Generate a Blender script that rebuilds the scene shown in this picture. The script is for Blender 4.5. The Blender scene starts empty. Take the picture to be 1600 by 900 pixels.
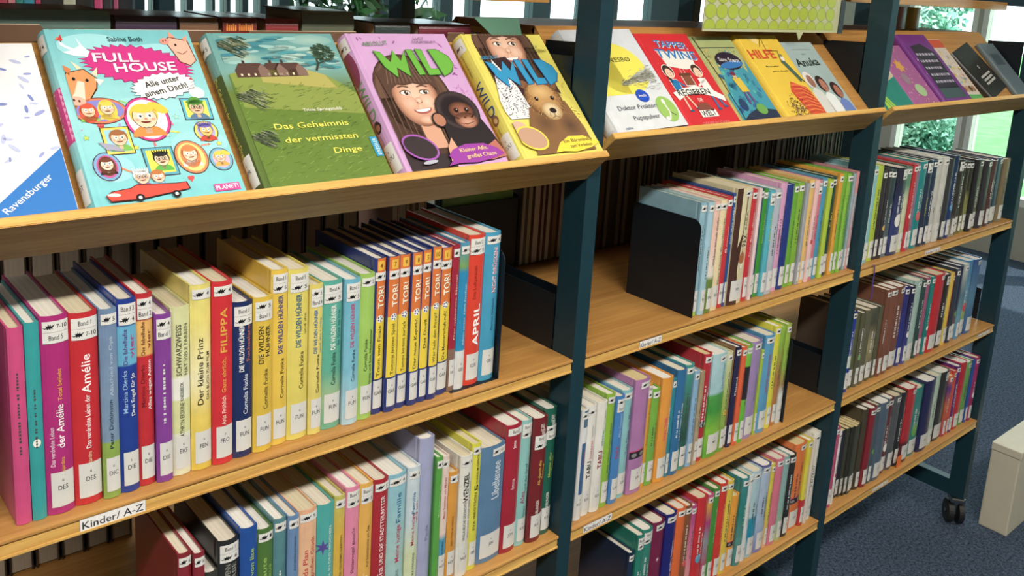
import bpy, bmesh, math, random
from mathutils import Vector, Matrix
random.seed(7)
SC = bpy.context.scene
COL = SC.collection
F0 = 0.998                     # floor lies this far below the upper book shelf

# ------------------------------------------------------------------ camera
cam_d = bpy.data.cameras.new('camera'); cam = bpy.data.objects.new('camera', cam_d); COL.objects.link(cam)
cam_d.sensor_width = 36.0; cam_d.lens = 1430.32/1600*36; cam_d.shift_y = -193.35/1600
cam_d.clip_start = .05; cam_d.clip_end = 200
_yaw, _pit, _rol = .7246, -.204, .0624
fw = Vector((math.sin(_yaw)*math.cos(_pit), math.cos(_yaw)*math.cos(_pit), math.sin(_pit)))
rt = Vector((math.cos(_yaw), -math.sin(_yaw), 0)); up = rt.cross(fw)
r2 = rt*math.cos(_rol)+up*math.sin(_rol); u2 = up*math.cos(_rol)-rt*math.sin(_rol)
M = Matrix((r2, u2, -fw)).transposed().to_4x4(); M.translation = Vector((-1.05282, -.97362, .61092+F0))
cam.matrix_world = M
SC.camera = cam

# ------------------------------------------------------------------ world, lights, exposure
W = bpy.data.worlds.new('sky'); SC.world = W; W.use_nodes = True
bg = W.node_tree.nodes['Background']; bg.inputs[0].default_value = (.80, .93, 1, 1); bg.inputs[1].default_value = 3.2
sd = bpy.data.lights.new('sun', 'SUN'); sd.energy = 4.0; sd.angle = .02; sd.color = (1, .96, .88)
so = bpy.data.objects.new('sun', sd); COL.objects.link(so); so.rotation_euler = (math.radians(28), math.radians(18), math.radians(20))
CEIL = 2.85
LAMPS = [(-2.2, -1.5), (-.6, -1.5), (1.0, -1.5), (-1.4, 1.7), (.6, 1.7), (2.6, 1.7)]
for i, (lx, ly) in enumerate(LAMPS):
    ld = bpy.data.lights.new('ceiling_lamp_light', 'AREA'); ld.shape = 'RECTANGLE'; ld.size = 1.15; ld.size_y = .25
    ld.energy = (42, 44, 27, 8, 8, 8)[i]; ld.color = (1, .94, .84)
    lo = bpy.data.objects.new('ceiling_lamp_light', ld); COL.objects.link(lo); lo.location = (lx, ly, CEIL-.085)
vs = SC.view_settings; vs.view_transform = 'Standard'; vs.look = 'None'; vs.gamma = 1; vs.exposure = .35; vs.use_curve_mapping = False

# ------------------------------------------------------------------ materials
def lin(h):
    h = h.strip('#'); c = [int(h[i:i+2], 16)/255 for i in (0, 2, 4)]
    return tuple(x/12.92 if x <= .04045 else ((x+.055)/1.055)**2.4 for x in c)
def alb(h, k=.84):
    c = lin(h); g = .3*c[0]+.6*c[1]+.1*c[2]
    return tuple((x+(g-x)*.09)*k for x in c)+(1,)
MATS = {}
def base_mat(name, rough=.5, spec=.5, metal=0, coat=0):
    m = bpy.data.materials.new(name); m.use_nodes = True; b = m.node_tree.nodes['Principled BSDF']
    b.inputs['Roughness'].default_value = rough; b.inputs['Specular IOR Level'].default_value = spec
    b.inputs['Metallic'].default_value = metal; b.inputs['Coat Weight'].default_value = coat; b.inputs['Coat Roughness'].default_value = .18
    return m, m.node_tree, b
def flat(name, h, rough=.5, spec=.5, metal=0, coat=0, var=.0, scale=30, bump=0):
    if name in MATS: return MATS[name]
    m, t, b = base_mat(name, rough, spec, metal, coat); c = alb(h)
    b.inputs['Base Color'].default_value = c
    if var or bump:
        tc = t.nodes.new('ShaderNodeTexCoord'); n = t.nodes.new('ShaderNodeTexNoise'); n.inputs['Scale'].default_value = scale; n.inputs['Detail'].default_value = 4
        t.links.new(tc.outputs['Object'], n.inputs['Vector'])
        r = t.nodes.new('ShaderNodeValToRGB'); r.color_ramp.elements[0].position = .3; r.color_ramp.elements[1].position = .7
        r.color_ramp.elements[0].color = tuple(x*(1-var) for x in c[:3])+(1,); r.color_ramp.elements[1].color = tuple(min(1, x*(1+var)) for x in c[:3])+(1,)
        t.links.new(n.outputs['Fac'], r.inputs[0]); t.links.new(r.outputs[0], b.inputs['Base Color'])
        if bump:
            bp = t.nodes.new('ShaderNodeBump'); bp.inputs['Strength'].default_value = bump; bp.inputs['Distance'].default_value = .002
            t.links.new(n.outputs['Fac'], bp.inputs['Height']); t.links.new(bp.outputs[0], b.inputs['Normal'])
    MATS[name] = m; return m
def wood(name, a, b_, rough=.33):
    m, t, b = base_mat(name, rough, .45)
    tc = t.nodes.new('ShaderNodeTexCoord'); mp = t.nodes.new('ShaderNodeMapping'); mp.inputs['Scale'].default_value = (2.2, 60, 60)
    n = t.nodes.new('ShaderNodeTexNoise'); n.inputs['Scale'].default_value = 2.0; n.inputs['Detail'].default_value = 8; n.inputs['Distortion'].default_value = .5
    mp2 = t.nodes.new('ShaderNodeMapping'); mp2.inputs['Scale'].default_value = (22, 180, 180)
    n2 = t.nodes.new('ShaderNodeTexNoise'); n2.inputs['Scale'].default_value = 3; n2.inputs['Detail'].default_value = 3
    mx = t.nodes.new('ShaderNodeMath'); mx.operation = 'ADD'; ml = t.nodes.new('ShaderNodeMath'); ml.operation = 'MULTIPLY'; ml.inputs[1].default_value = .35
    r = t.nodes.new('ShaderNodeValToRGB'); r.color_ramp.elements[0].position = .45; r.color_ramp.elements[1].position = .9
    r.color_ramp.elements[0].color = alb(a); r.color_ramp.elements[1].color = alb(b_)
    t.links.new(tc.outputs['Object'], mp.inputs[0]); t.links.new(mp.outputs[0], n.inputs[0]); t.links.new(tc.outputs['Object'], mp2.inputs[0]); t.links.new(mp2.outputs[0], n2.inputs[0])
    t.links.new(n2.outputs[0], ml.inputs[0]); t.links.new(n.outputs[0], mx.inputs[0]); t.links.new(ml.outputs[0], mx.inputs[1])
    t.links.new(mx.outputs[0], r.inputs[0]); t.links.new(r.outputs[0], b.inputs['Base Color'])
    return m
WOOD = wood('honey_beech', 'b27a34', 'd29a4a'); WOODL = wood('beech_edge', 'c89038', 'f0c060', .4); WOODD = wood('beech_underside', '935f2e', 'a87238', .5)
STEEL = flat('blue_green_steel', '163a46', .42, .4, var=.08, scale=60)
BLACK = flat('black_steel', '111a22', .45, .4, var=.1, scale=40)
CHROME = flat('chrome', 'b8b8b8', .2, .5, 1.0)
RUBBER = flat('black_rubber', '1c1c1e', .6)
WHITE = flat('label_paper', 'f0f0ea', .5)

def pages_mat(h='e4dccb'):
    k = 'pages_'+h
    if k in MATS: return MATS[k]
    m, t, b = base_mat(k, .75, .2)
    tc = t.nodes.new('ShaderNodeTexCoord'); mp = t.nodes.new('ShaderNodeMapping'); mp.inputs['Scale'].default_value = (900, 3, 3)
    n = t.nodes.new('ShaderNodeTexNoise'); n.inputs['Scale'].default_value = 1; n.inputs['Detail'].default_value = 2
    r = t.nodes.new('ShaderNodeValToRGB'); c = alb(h); r.color_ramp.elements[0].position = .3; r.color_ramp.elements[1].position = .62
    r.color_ramp.elements[0].color = tuple(x*.82 for x in c[:3])+(1,); r.color_ramp.elements[1].color = c
    t.links.new(tc.outputs['Object'], mp.inputs[0]); t.links.new(mp.outputs[0], n.inputs[0]); t.links.new(n.outputs[0], r.inputs[0]); t.links.new(r.outputs[0], b.inputs['Base Color'])
    MATS[k] = m; return m
def cover_mat(spec, axis=2, vary=.10):
    k = 'cover_%s_%d' % (spec, axis)
    if k in MATS: return MATS[k]
    m, t, b = base_mat(k[:60], .36, .5, coat=.35)
    stops = [s.split(':') for s in spec.split('/')]
    tc = t.nodes.new('ShaderNodeTexCoord')
    n = t.nodes.new('ShaderNodeTexNoise'); n.inputs['Scale'].default_value = 55 if len(stops) > 1 else 25; n.inputs['Detail'].default_value = 3
    t.links.new(tc.outputs['Object'], n.inputs['Vector'])
    if len(stops) > 1:
        sp = t.nodes.new('ShaderNodeSeparateXYZ'); t.links.new(tc.outputs['Generated'], sp.inputs[0])
        r = t.nodes.new('ShaderNodeValToRGB'); e = r.color_ramp.elements
        while len(e) > 1: e.remove(e[0])
        first = True
        for s in stops:
            p = float(s[1]) if len(s) > 1 else 0
            if first: e[0].position = p; e[0].color = alb(s[0]); first = False
            else: q = e.new(p); q.color = alb(s[0])
        t.links.new(sp.outputs[axis], r.inputs[0]); src = r.outputs[0]
    else:
        r = t.nodes.new('ShaderNodeRGB'); r.outputs[0].default_value = alb(stops[0][0]); src = r.outputs[0]
    mr = t.nodes.new('ShaderNodeMapRange'); mr.inputs['From Min'].default_value = .3; mr.inputs['From Max'].default_value = .7
    mr.inputs['To Min'].default_value = 1-vary; mr.inputs['To Max'].default_value = 1+vary*.6
    t.links.new(n.outputs[0], mr.inputs[0])
    vm = t.nodes.new('ShaderNodeVectorMath'); vm.operation = 'SCALE'; t.links.new(src, vm.inputs[0]); t.links.new(mr.outputs[0], vm.inputs['Scale'])
    t.links.new(vm.outputs[0], b.inputs['Base Color'])
    MATS[k] = m; return m
def _print_mat():
    m, t, b = base_mat('printed_ink', .34, .5, coat=.3)
    a = t.nodes.new('ShaderNodeAttribute'); a.attribute_name = 'Col'; t.links.new(a.outputs['Color'], b.inputs['Base Color'])
    return m
PRINT = _print_mat()

# ------------------------------------------------------------------ mesh helpers
def link(name, me, mat, parent=None, loc=None):
    o = bpy.data.objects.new(name, me); COL.objects.link(o)
    if mat is not None and not me.materials: me.materials.append(mat)
    if parent is not None: o.parent = parent
    if loc is not None: o.location = loc
    return o
def mesh(name, vs, fs, smooth=False, fix=True):
    me = bpy.data.meshes.new(name); me.from_pydata([tuple(v) for v in vs], [], fs); me.update()
    if fix:
        bm = bmesh.new(); bm.from_mesh(me); bmesh.ops.recalc_face_normals(bm, faces=bm.faces); bm.to_mesh(me); bm.free()
    if smooth:
        for p in me.polygons: p.use_smooth = True
    return me
def empty(name, loc, label, cat, group=None, rot=None):
    o = bpy.data.objects.new(name, None); COL.objects.link(o); o.location = loc; o.empty_display_size = .05
    if rot: o.rotation_euler = rot
    o['label'] = label; o['category'] = cat
    if group: o['group'] = group
    return o
def boxv(x0, x1, y0, y1, z0, z1):
    return [(x, y, z) for z in (z0, z1) for y in (y0, y1) for x in (x0, x1)]
BF = [(0, 2, 3, 1), (4, 5, 7, 6), (0, 1, 5, 4), (2, 6, 7, 3), (0, 4, 6, 2), (1, 3, 7, 5)]
def box(name, b, mat, parent=None, bev=0.0):
    """box with world-space bounds b; origin at its base centre, parent is an unrotated Empty"""
    c = Vector(((b[0]+b[1])/2, (b[2]+b[3])/2, b[4]))
    bm = bmesh.new()
    vs = [bm.verts.new(Vector(v)-c) for v in boxv(*b)]
    for f in BF: bm.faces.new([vs[i] for i in f])
    bmesh.ops.recalc_face_normals(bm, faces=bm.faces)
    if bev: bmesh.ops.bevel(bm, geom=list(bm.edges), offset=bev, segments=2, affect='EDGES', profile=.6)
    me = bpy.data.meshes.new(name); bm.to_mesh(me); bm.free()
    o = link(name, me, mat, parent); o.location = c-wl(parent); return o
def wl(p):
    v = Vector((0, 0, 0))
    while p is not None: v += p.location; p = p.parent
    return v
def struct(o): o['kind'] = 'structure'; return o
def extrude(name, prof, ax, t0, t1, mat, parent=None, loc=None, smooth=False):
    """prof: closed 2D outline; ax 'x','y','z' = extrusion axis"""
    def P(a, b, t): return {'x': (t, a, b), 'y': (a, t, b), 'z': (a, b, t)}[ax]
    n = len(prof); vs = [P(a, b, t0) for a, b in prof]+[P(a, b, t1) for a, b in prof]
    fs = [tuple(range(n)), tuple(range(n, 2*n))]+[(i, (i+1) % n, n+(i+1) % n, n+i) for i in range(n)]
    return link(name, mesh(name, vs, fs, smooth), mat, parent, loc)
def cyl(name, c, r, h, ax, mat, parent=None, n=20):
    prof = [(c[0]+0, 0)]
    pts = [(math.cos(2*math.pi*i/n)*r, math.sin(2*math.pi*i/n)*r) for i in range(n)]
    return extrude(name, pts, ax, -h/2, h/2, mat, parent, Vector(c)-wl(parent))

# ------------------------------------------------------------------ flat print (text and pictures as coloured faces)
_T = {}
def text_geo(s):
    if s in _T: return _T[s]
    cu = bpy.data.curves.new('t', 'FONT'); cu.body = s.lstrip('#'); cu.size = 1.0; cu.resolution_u = 2; cu.offset = .018 if s[0] == '#' else .006
    o = bpy.data.objects.new('t', cu); COL.objects.link(o)
    dg = bpy.context.evaluated_depsgraph_get(); me = bpy.data.meshes.new_from_object(o.evaluated_get(dg))
    vs = [(v.co.x, v.co.y) for v in me.vertices]; fs = [tuple(p.vertices) for p in me.polygons]
    bpy.data.objects.remove(o); bpy.data.curves.remove(cu); bpy.data.meshes.remove(me)
    if vs:
        x0 = min(v[0] for v in vs); w = max(v[0] for v in vs)-x0
        vs = [((x-x0)/w, y/.73) for x, y in vs]
    else: w = 1
    _T[s] = (vs, fs, w); return _T[s]
class Art:
    def __init__(s): s.v = []; s.f = []; s.c = []
    def add(s, pts, fs, col, layer):
        o = len(s.v); s.v += [(x, y, layer) for x, y in pts]; s.f += [tuple(o+i for i in f) for f in fs]; s.c += [alb(col, .88)]*len(fs)
    clip = None
    def poly(s, pts, col, layer=1):
        if s.clip:
            for ax, lim, sg in ((0, s.clip[0], 1), (0, s.clip[1], -1), (1, s.clip[2], 1), (1, s.clip[3], -1)):
                out = []
                for i, p in enumerate(pts):
                    q = pts[i-1]; a, b = (p[ax]-lim)*sg, (q[ax]-lim)*sg
                    if (a < 0) != (b < 0): t = b/(b-a); out.append((q[0]+(p[0]-q[0])*t, q[1]+(p[1]-q[1])*t))
                    if a >= 0: out.append(p)
                pts = out
                if len(pts) < 3: return
        s.add(pts, [tuple(range(len(pts)))], col, layer)
    def rect(s, x0, x1, y0, y1, col, layer=1, nx=1):
        pts = []; fs = []
        for i in range(nx+1):
            x = x0+(x1-x0)*i/nx; pts += [(x, y0), (x, y1)]
            if i: k = 2*i; fs.append((k-2, k, k+1, k-1))
        s.add(pts, fs, col, layer)
    def ell(s, cx, cy, rx, ry, col, layer=1, rot=0, n=28, a0=0, a1=360):
        pts = []
        m = n if a1-a0 >= 360 else n+1
        for i in range(m):
            a = math.radians(a0+(a1-a0)*i/n); x = math.cos(a)*rx; y = math.sin(a)*ry; r = math.radians(rot)
            pts.append((cx+x*math.cos(r)-y*math.sin(r), cy+x*math.sin(r)+y*math.cos(r)))
        s.poly(pts, col, layer)
    def gell(s, cx, cy, rx, ry, stops, layer=1, rot=0, n=26):
        """ellipse whose printed colour blends from the centre outwards; stops = [(radius fraction, colour), ...] ending at 1"""
        r = math.radians(rot); o = len(s.v); X0, X1, Y0, Y1 = s.clip or (-9, 9, -9, 9)
        cl = lambda x, y: (max(X0, min(X1, x)), max(Y0, min(Y1, y)), layer)
        s.v.append(cl(cx, cy)); cols = [alb(c, .88) for _, c in stops]
        for f, _ in stops[1:]:
            for i in range(n):
                a = 2*math.pi*i/n; x = math.cos(a)*rx*f; y = math.sin(a)*ry*f
                s.v.append(cl(cx+x*math.cos(r)-y*math.sin(r), cy+x*math.sin(r)+y*math.cos(r)))
        for i in range(n):
            j = (i+1) % n; s.f.append((o, o+1+i, o+1+j)); s.c.append([cols[0], cols[1], cols[1]])
            for k in range(1, len(stops)-1):
                a, b_ = o+1+(k-1)*n, o+1+k*n; s.f.append((a+i, b_+i, b_+j, a+j)); s.c.append([cols[k], cols[k+1], cols[k+1], cols[k]])
    def ring(s, cx, cy, rx, ry, w, col, inner, layer=1, rot=0):
        s.ell(cx, cy, rx, ry, col, layer, rot); s.ell(cx, cy, rx-w, ry-w, inner, layer+1, rot)
    def star(s, cx, cy, r, col, layer=1, n=5, k=.45, ry=None, rot=90):
        ry = ry or r; pts = []
        for i in range(2*n):
            a = math.radians(rot+180*i/n); q = 1 if i % 2 == 0 else k
            pts.append((cx+math.cos(a)*r*q, cy+math.sin(a)*ry*q))
        s.poly(pts, col, layer)
    def line(s, pts, w, col, layer=1):
        for (x0, y0), (x1, y1) in zip(pts, pts[1:]):
            d = math.hypot(x1-x0, y1-y0) or 1; nx, ny = -(y1-y0)/d*w/2, (x1-x0)/d*w/2
            s.poly([(x0+nx, y0+ny), (x0-nx, y0-ny), (x1-nx, y1-ny), (x1+nx, y1+ny)], col, layer)
    def text(s, t, x, y, w, h, col, layer=2, rot=0, shear=0):
        """text whose baseline starts at x,y and spans w, cap height h, turned by rot degrees"""
        vs, fs, _ = text_geo(t); r = math.radians(rot); c, sn = math.cos(r), math.sin(r)
        s.add([(x+(a*w+b*h*shear)*c-b*h*sn, y+(a*w+b*h*shear)*sn+b*h*c) for a, b in vs], fs, col, layer)
    def ctext(s, t, cx, y, h, col, layer=2, wmax=1, rot=0, k=.8):
        _, _, w = text_geo(t); w = min(w*h/.73*k, wmax); r = math.radians(rot)
        s.text(t, cx-w/2*math.cos(r), y-w/2*math.sin(r), w, h, col, layer, rot)
    def build(s, name, parent, mapf, eps=.00013, cuts=()):
        if not s.f: return None
        me = bpy.data.meshes.new(name); me.from_pydata([(x, y, l) for x, y, l in s.v] if cuts else [mapf(x, y, .0002+l*eps) for x, y, l in s.v], [], s.f); me.update()
        ca = me.color_attributes.new('Col', 'FLOAT_COLOR', 'CORNER'); buf = []
        for f, c in zip(s.f, s.c): buf += [q for w in c for q in w] if isinstance(c, list) else list(c)*len(f)
        ca.data.foreach_set('color', buf)
        if cuts:                                   # extra edges so the print can follow a rounded spine
            bm = bmesh.new(); bm.from_mesh(me)
            for c in cuts: bmesh.ops.bisect_plane(bm, geom=bm.verts[:]+bm.edges[:]+bm.faces[:], plane_co=(c, 0, 0), plane_no=(1, 0, 0), dist=1e-7)
            for v in bm.verts: v.co = mapf(v.co.x, v.co.y, .0002+v.co.z*eps)
            bm.to_mesh(me); bm.free()
        return link(name, me, PRINT, parent)

CN = {'white': (0, 0, 1), 'x': 0}
def colname(h):
    h = h.split(':')[0] if ':' in h and h[:4] != 'BAND' else h.replace('BAND:', '')
    r, g, b = [int(h[i:i+2], 16)/255 for i in (0, 2, 4)]
    mx, mn = max(r, g, b), min(r, g, b); v = mx; sat = 0 if mx == 0 else (mx-mn)/mx
    if mx == mn: hue = 0
    elif mx == r: hue = (60*(g-b)/(mx-mn)) % 360
    elif mx == g: hue = 60*(b-r)/(mx-mn)+120
    else: hue = 60*(r-g)/(mx-mn)+240
    if sat < .16: return 'white' if v > .88 else 'light grey' if v > .66 else 'grey' if v > .4 else 'charcoal'
    for lim, n in ((12, 'red'), (42, 'orange'), (66, 'yellow'), (95, 'lime green'), (155, 'green'), (190, 'teal'), (225, 'blue'), (250, 'dark blue'), (285, 'purple'), (325, 'magenta'), (347, 'pink'), (361, 'red')):
        if hue < lim: break
    if n == 'orange' and v < .62: n = 'brown'
    if n == 'red' and sat < .5 and v > .75: n = 'pink'
    if n == 'yellow' and v < .5: n = 'olive'
    pre = 'dark ' if v < .45 and 'dark' not in n and n not in ('brown',) else 'pale ' if sat < .4 and v > .7 else ''
    return pre+n
ORD = ['first', 'second', 'third', 'fourth', 'fifth', 'sixth', 'seventh', 'eighth', 'ninth', 'tenth', 'eleventh', 'twelfth', 'thirteenth', 'fourteenth', 'fifteenth', 'sixteenth', 'seventeenth', 'eighteenth', 'nineteenth', 'twentieth']
def ordn(i):
    return ORD[i] if i < 20 else (('twenty-' if i < 29 else '')+ORD[i-20] if i < 29 else ('thirtieth' if i == 29 else 'thirty-'+ORD[i-30]))
ROWS = {
 '11': [
  (-0.8512, 0.016, 0.225, 'd84a86', '', '', ''),
  (-0.8352, 0.0149, 0.227, '2aa6a8', '', '', ''),
  (-0.8203, 0.0288, 0.23, 'b8237c', 'DES', '7-10|B5', 'Das verdrehte Leben;.25;.45;.2;-.26;f3d9ec|der Amélie;.34;.56;.36;.04;ffffff|Total beliebt;.58;.74;.2;.08;f2b23c|Desjardins;.19;.29;.18;.08;f2b23c'),
  (-0.7915, 0.0301, 0.227, 'd0202c', 'DES', 'B1|7-10', 'Das verdrehte Leben der;.30;.58;.24;.02;ffffff|Amélie;.59;.79;.42;.0;ffffff|Desjardins;.195;.28;.18;.05;e8cfa0'),
  (-0.7614, 0.019, 0.227, '8fb04a:0/8fb04a:.30/7f9cba:.31/7390b6:1', 'DIC', '~5', 'Peter Dickinson;.27;.53;.3;-.02;2c3a4e|Abschied von Opa;.55;.86;.28;.05;b9c8dc'),
  (-0.7424, 0.0215, 0.235, '20409c:0/20409c:.66/66b6dc:.67/66b6dc:.86/20409c:.87', 'DIE', 'B3|4', 'Martina Dierks;.42;.64;.3;-.2;9cc3ee|Drei Engel für Jo;.40;.62;.26;.2;ffffff|Die fabelhafte;.67;.85;.28;-.15;5a3f8e|vier;.70;.82;.3;.2;c03a78'),
  (-0.7209, 0.0191, 0.236, 'c9232f:0/c9232f:.68/efb860:.69/efb860:.86/c9232f:.87', 'DIE', '4|B2', 'Martina Dierks;.42;.64;.3;-.2;7c1420|Alles wegen Anton;.40;.66;.26;.2;ffffff|Die fabelhafte;.69;.86;.28;-.15;6a3a2c|vier;.72;.82;.3;.2;7a3a2c'),
  (-0.7017, 0.0192, 0.209, '8a3fa0:0/8a3fa0:1', 'DIE', '4|B1', ''),
  (-0.6825, 0.023, 0.213, 'e9e9c4:0/e9edda:.25/dfe3a2:.26/dfe3a2:.45/f1f3e6:.46/f1f3e6:.58/dde0a6:.6/dde0a6:1', 'ERS', '', 'KATHRYN ERSKINE;.22;.44;.3;.0;4a4a48|KNESEBECK;.45;.56;.22;.0;33342f|SCHWARZWEISS;.60;.90;.34;-.14;4a4a40|HAT VIELE FARBEN;.60;.90;.26;.24;6a6a50'),
  (-0.6596, 0.0253, 0.236, 'e8c93a:0/f0d65a:.3/f7f0bc:.5/f3e478:.8/ede074:1', 'FEN', '~4', 'Der kleine Prinz;.36;.72;.36;-.1;3c3420|DAS BUCH ZUM FILM;.38;.64;.18;.3;3c3420'),
  (-0.6343, 0.0261, 0.236, 'dc2430', 'FRO', '~4', 'Anja Fröhlich;.22;.38;.26;.0;f4d9c4|Ganz ehrlich,;.40;.59;.28;.0;e8a53a|#FILIPPA;.62;.86;.42;.0;e8a53a'),
  (-0.6082, 0.0261, 0.205, '1f3166', 'FUN', 'B3|5', 'Cornelia Funke;.28;.54;.3;.1;dfe6f4|#DIE WILDEN HÜHNER;.56;.86;.3;-.1;ffffff|Fuchsalarm;.62;.86;.26;.25;c86a50'),
  (-0.5821, 0.0255, 0.206, 'e6c230', 'FUN', '5|B1', 'Cornelia Funke;.28;.54;.3;.1;4a4226|DIE WILDEN;.58;.82;.34;-.15;2c2a1c|HÜHNER;.62;.82;.34;.22;2c2a1c'),
  (-0.5566, 0.0231, 0.236, 'efc93c', 'FUN', 'B1|5', 'Cornelia Funke;.27;.50;.3;.12;4a4226|#DIE WILDEN HÜHNER;.53;.86;.36;.0;25408c'),
  (-0.5335, 0.0292, 0.233, 'e9d95e', 'FUN', 'B5|5', 'Cornelia Funke;.30;.52;.28;.12;4a4226|#DIE WILDEN HÜHNER;.55;.86;.32;-.05;1f6b8e|und die;.62;.74;.16;.3;4a6a4a'),
  (-0.5043, 0.0194, 0.208, 'ead96a', 'FUN', '5|B6', 'Cornelia Funke;.28;.54;.3;.1;4a4226|#DIE WILDEN HÜHNER;.55;.84;.32;-.1;2a6aa8|und die Liebe;.55;.78;.18;.3;2a6aa8'),
  (-0.4849, 0.0305, 0.208, '66b89a:0/a8c894:.22/5db59a:.4/58b4a4:1', 'FUN', 'B4|5', 'Cornelia Funke;.30;.52;.28;.05;33483e|#DIE WILDEN HÜHNER;.54;.84;.3;.0;f2f4ee|das Glück der Erde;.56;.80;.17;.3;2a6a8a'),
  (-0.4543, 0.0242, 0.207, 'b9dce8:0/7cc4dc:.4/6cbcd8:1', 'FUN', 'B2|5', 'Cornelia Funke;.30;.52;.28;.05;2c4a5e|#DIE WILDEN HÜHNER;.54;.84;.3;-.05;c64a78'),
  (-0.4302, 0.0232, 0.21, 'a4d05c', 'FUN', '~5', 'Cornelia Funke;.34;.56;.26;-.1;33482a|Greta und Eule, Hundesitter;.24;.62;.22;.25;2c3a20'),
  (-0.407, 0.0193, 0.227, 'TOR', 'GAR', '~4', '4:Traum vom Finale'),
  (-0.3877, 0.019, 0.228, 'TOR', 'GAR', '~4', '7:Tommis letztes Spiel'),
  (-0.3687, 0.0191, 0.227, 'TOR', 'GAR', '~4', '9:Tommi kommt zurück'),
  (-0.3496, 0.0178, 0.228, 'TOR', 'GAR', '~4', '8:Der neue Kapitän'),
  (-0.3318, 0.016, 0.229, 'TOR', 'GAR', '~4', '5:Das Duell'),
  (-0.3158, 0.0171, 0.231, 'TOR', 'GAR', '~4', '10:Wer holt den Pokal?'),
  (-0.2987, 0.023, 0.226, 'TOR', 'GAR', '~4', '1:Die Meisterschaft ruft!'),
  (-0.2757, 0.0131, 0.226, '8a6a5a:0/8a6a5a:.29/a8203c:.30/a8203c:1', 'GES', '~5', 'Der rubinrote Mantel;.36;.80;.34;.1;eec6b8'),
  (-0.2625, 0.0176, 0.228, 'e4e8ea:0/e4e8ea:.26/1f92c4:.27/1f92c4:.80/7aa85a:.84/4a9cc4:1', 'GES', '~4', 'Allein unter 1000 Fischen;.30;.72;.26;.15;cfe8f4'),
  (-0.2449, 0.0308, 0.236, 'e83c20', 'GER', 'B2|5', '#APRIL;.26;.54;.5;.1;ffffff|Die Luftpiraten;.58;.80;.22;-.1;9a2a18'),
  (-0.2141, 0.0299, 0.235, '3fa4cc', 'GRI', '~4', 'Gernot Gricksch;.34;.56;.22;.1;1f5878|#NICHT DRÜCKEN!;.60;.90;.34;.12;d8305c|#NICHT DRÜCKEN!;.601;.901;.34;.10;ffffff'),
 ],
 '12': [
  (-0.6786, 0.0178, 0.217, '8e2230', '', '~6', ''),
  (-0.6608, 0.0149, 0.212, '8e2230', '', '~6', ''),
  (-0.6459, 0.0188, 0.177, '3a3c34', '', '', ''),
  (-0.6271, 0.0286, 0.212, '2a2c2c', '', 'B1|6', 'WENN;.74;.84;.3;-.1;9a9c94|FARBE;.66;.84;.3;.2;9a9c94'),
  (-0.5985, 0.024, 0.221, '1f54a8', '', '', 'Das Buch von Ilse;.45;.86;.34;.1;a8c840'),
  (-0.5745, 0.023, 0.209, '4f7a34', '', '~1', 'Ich baute;.50;.80;.34;-.1;a4cc64|ein Haus;.50;.74;.24;.25;a4cc64'),
  (-0.5516, 0.0189, 0.216, '3f7c80:0/5a9098:1', '', '~4', ''),
  (-0.5327, 0.0166, 0.215, '6a90bc', '', '~5', 'KATHERINE PATERSON;.62;.86;.22;.1;24406e|Gilly;.40;.58;.3;.1;dfe8f4'),
  (-0.5161, 0.0285, 0.215, '7ec0b0:0/efc49a:.4/f0b890:1', '', '~5', 'Astrids Plan;.40;.72;.32;-.15;c23030|vom großen Glück;.40;.80;.28;.22;c23030'),
  (-0.4876, 0.0268, 0.213, '48b0ac', '', '', 'ZITTERTAL IN DREI WOCHEN;.30;.84;.2;.2;e2f0ee|*;.68;.72;.9;-.2;5a4a9a|*;.40;.44;.9;-.1;f2f6f4'),
  (-0.4608, 0.0173, 0.217, 'c4c04a:0/e0b83c:.3/e0b434:.7/c8c45a:1', '', '~5', 'DER GEHEIME GARTEN;.40;.72;.28;.1;6a5420'),
  (-0.4435, 0.0224, 0.224, 'ea8cae', '', 'B1|4', 'Flattervogel gesucht;.40;.72;.3;.0;7c4058|ZIMT;.18;.36;.45;.0;f6ccd8'),
  (-0.4211, 0.0221, 0.222, 'ecb44a', '', 'B2|5', 'Auf Schatzsuche am See;.40;.70;.28;.1;6a4a20|ZIMT;.18;.36;.45;.0;f4dca8'),
  (-0.399, 0.0256, 0.221, 'b02430', '', '~5', 'UND DIE STADTTEILRITTER;.38;.88;.34;.05;f6ecec|Julia;.20;.36;.5;.0;f6d8e0'),
  (-0.3735, 0.0331, 0.218, '9ccbd4:0/a9d0cc:.4/8cc8dc:1', '', '~4', 'Meine lustige;.34;.62;.3;.05;c42c60|Familie;.64;.86;.32;.05;2a6a9e|HIGGINS;.16;.28;.24;.1;5a7a80'),
  (-0.3403, 0.0226, 0.22, 'd8e4b8:0/d4e0b4:.35/c8dce4:.6/cfe0ea:1', '', '~4', 'Meine lustige;.42;.66;.3;-.05;b4304a|Familie;.66;.82;.3;-.05;2a6a9e|und ich;.58;.74;.26;.25;b4304a|PETRA HIGGINS;.14;.36;.24;.1;5a6a58'),
  (-0.3177, 0.0274, 0.257, 'a8aed4', '', '', 'Paula;.34;.44;.3;.1;7a7cb0'),
  (-0.2903, 0.0122, 0.222, '56aa40', '', '~4', 'Mein Sommer mit;.55;.8;.3;.1;bfe0b0'),
  (-0.2782, 0.0167, 0.217, '4aa0c0:0/4aa0c0:.35/ecd4cc:.40/ecd4cc:1', 'u', '~5', 'Mein Sommer mit Mucks;.52;.84;.34;.0;b84a50|Stefanie Höfler;.16;.34;.3;.0;1f4a78'),
  (-0.2615, 0.0182, 0.186, 'e09c2c', 'HOF', '~5', 'KEIN TIGER IM GEPÄCK;.32;.60;.24;.0;7a5010'),
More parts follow.
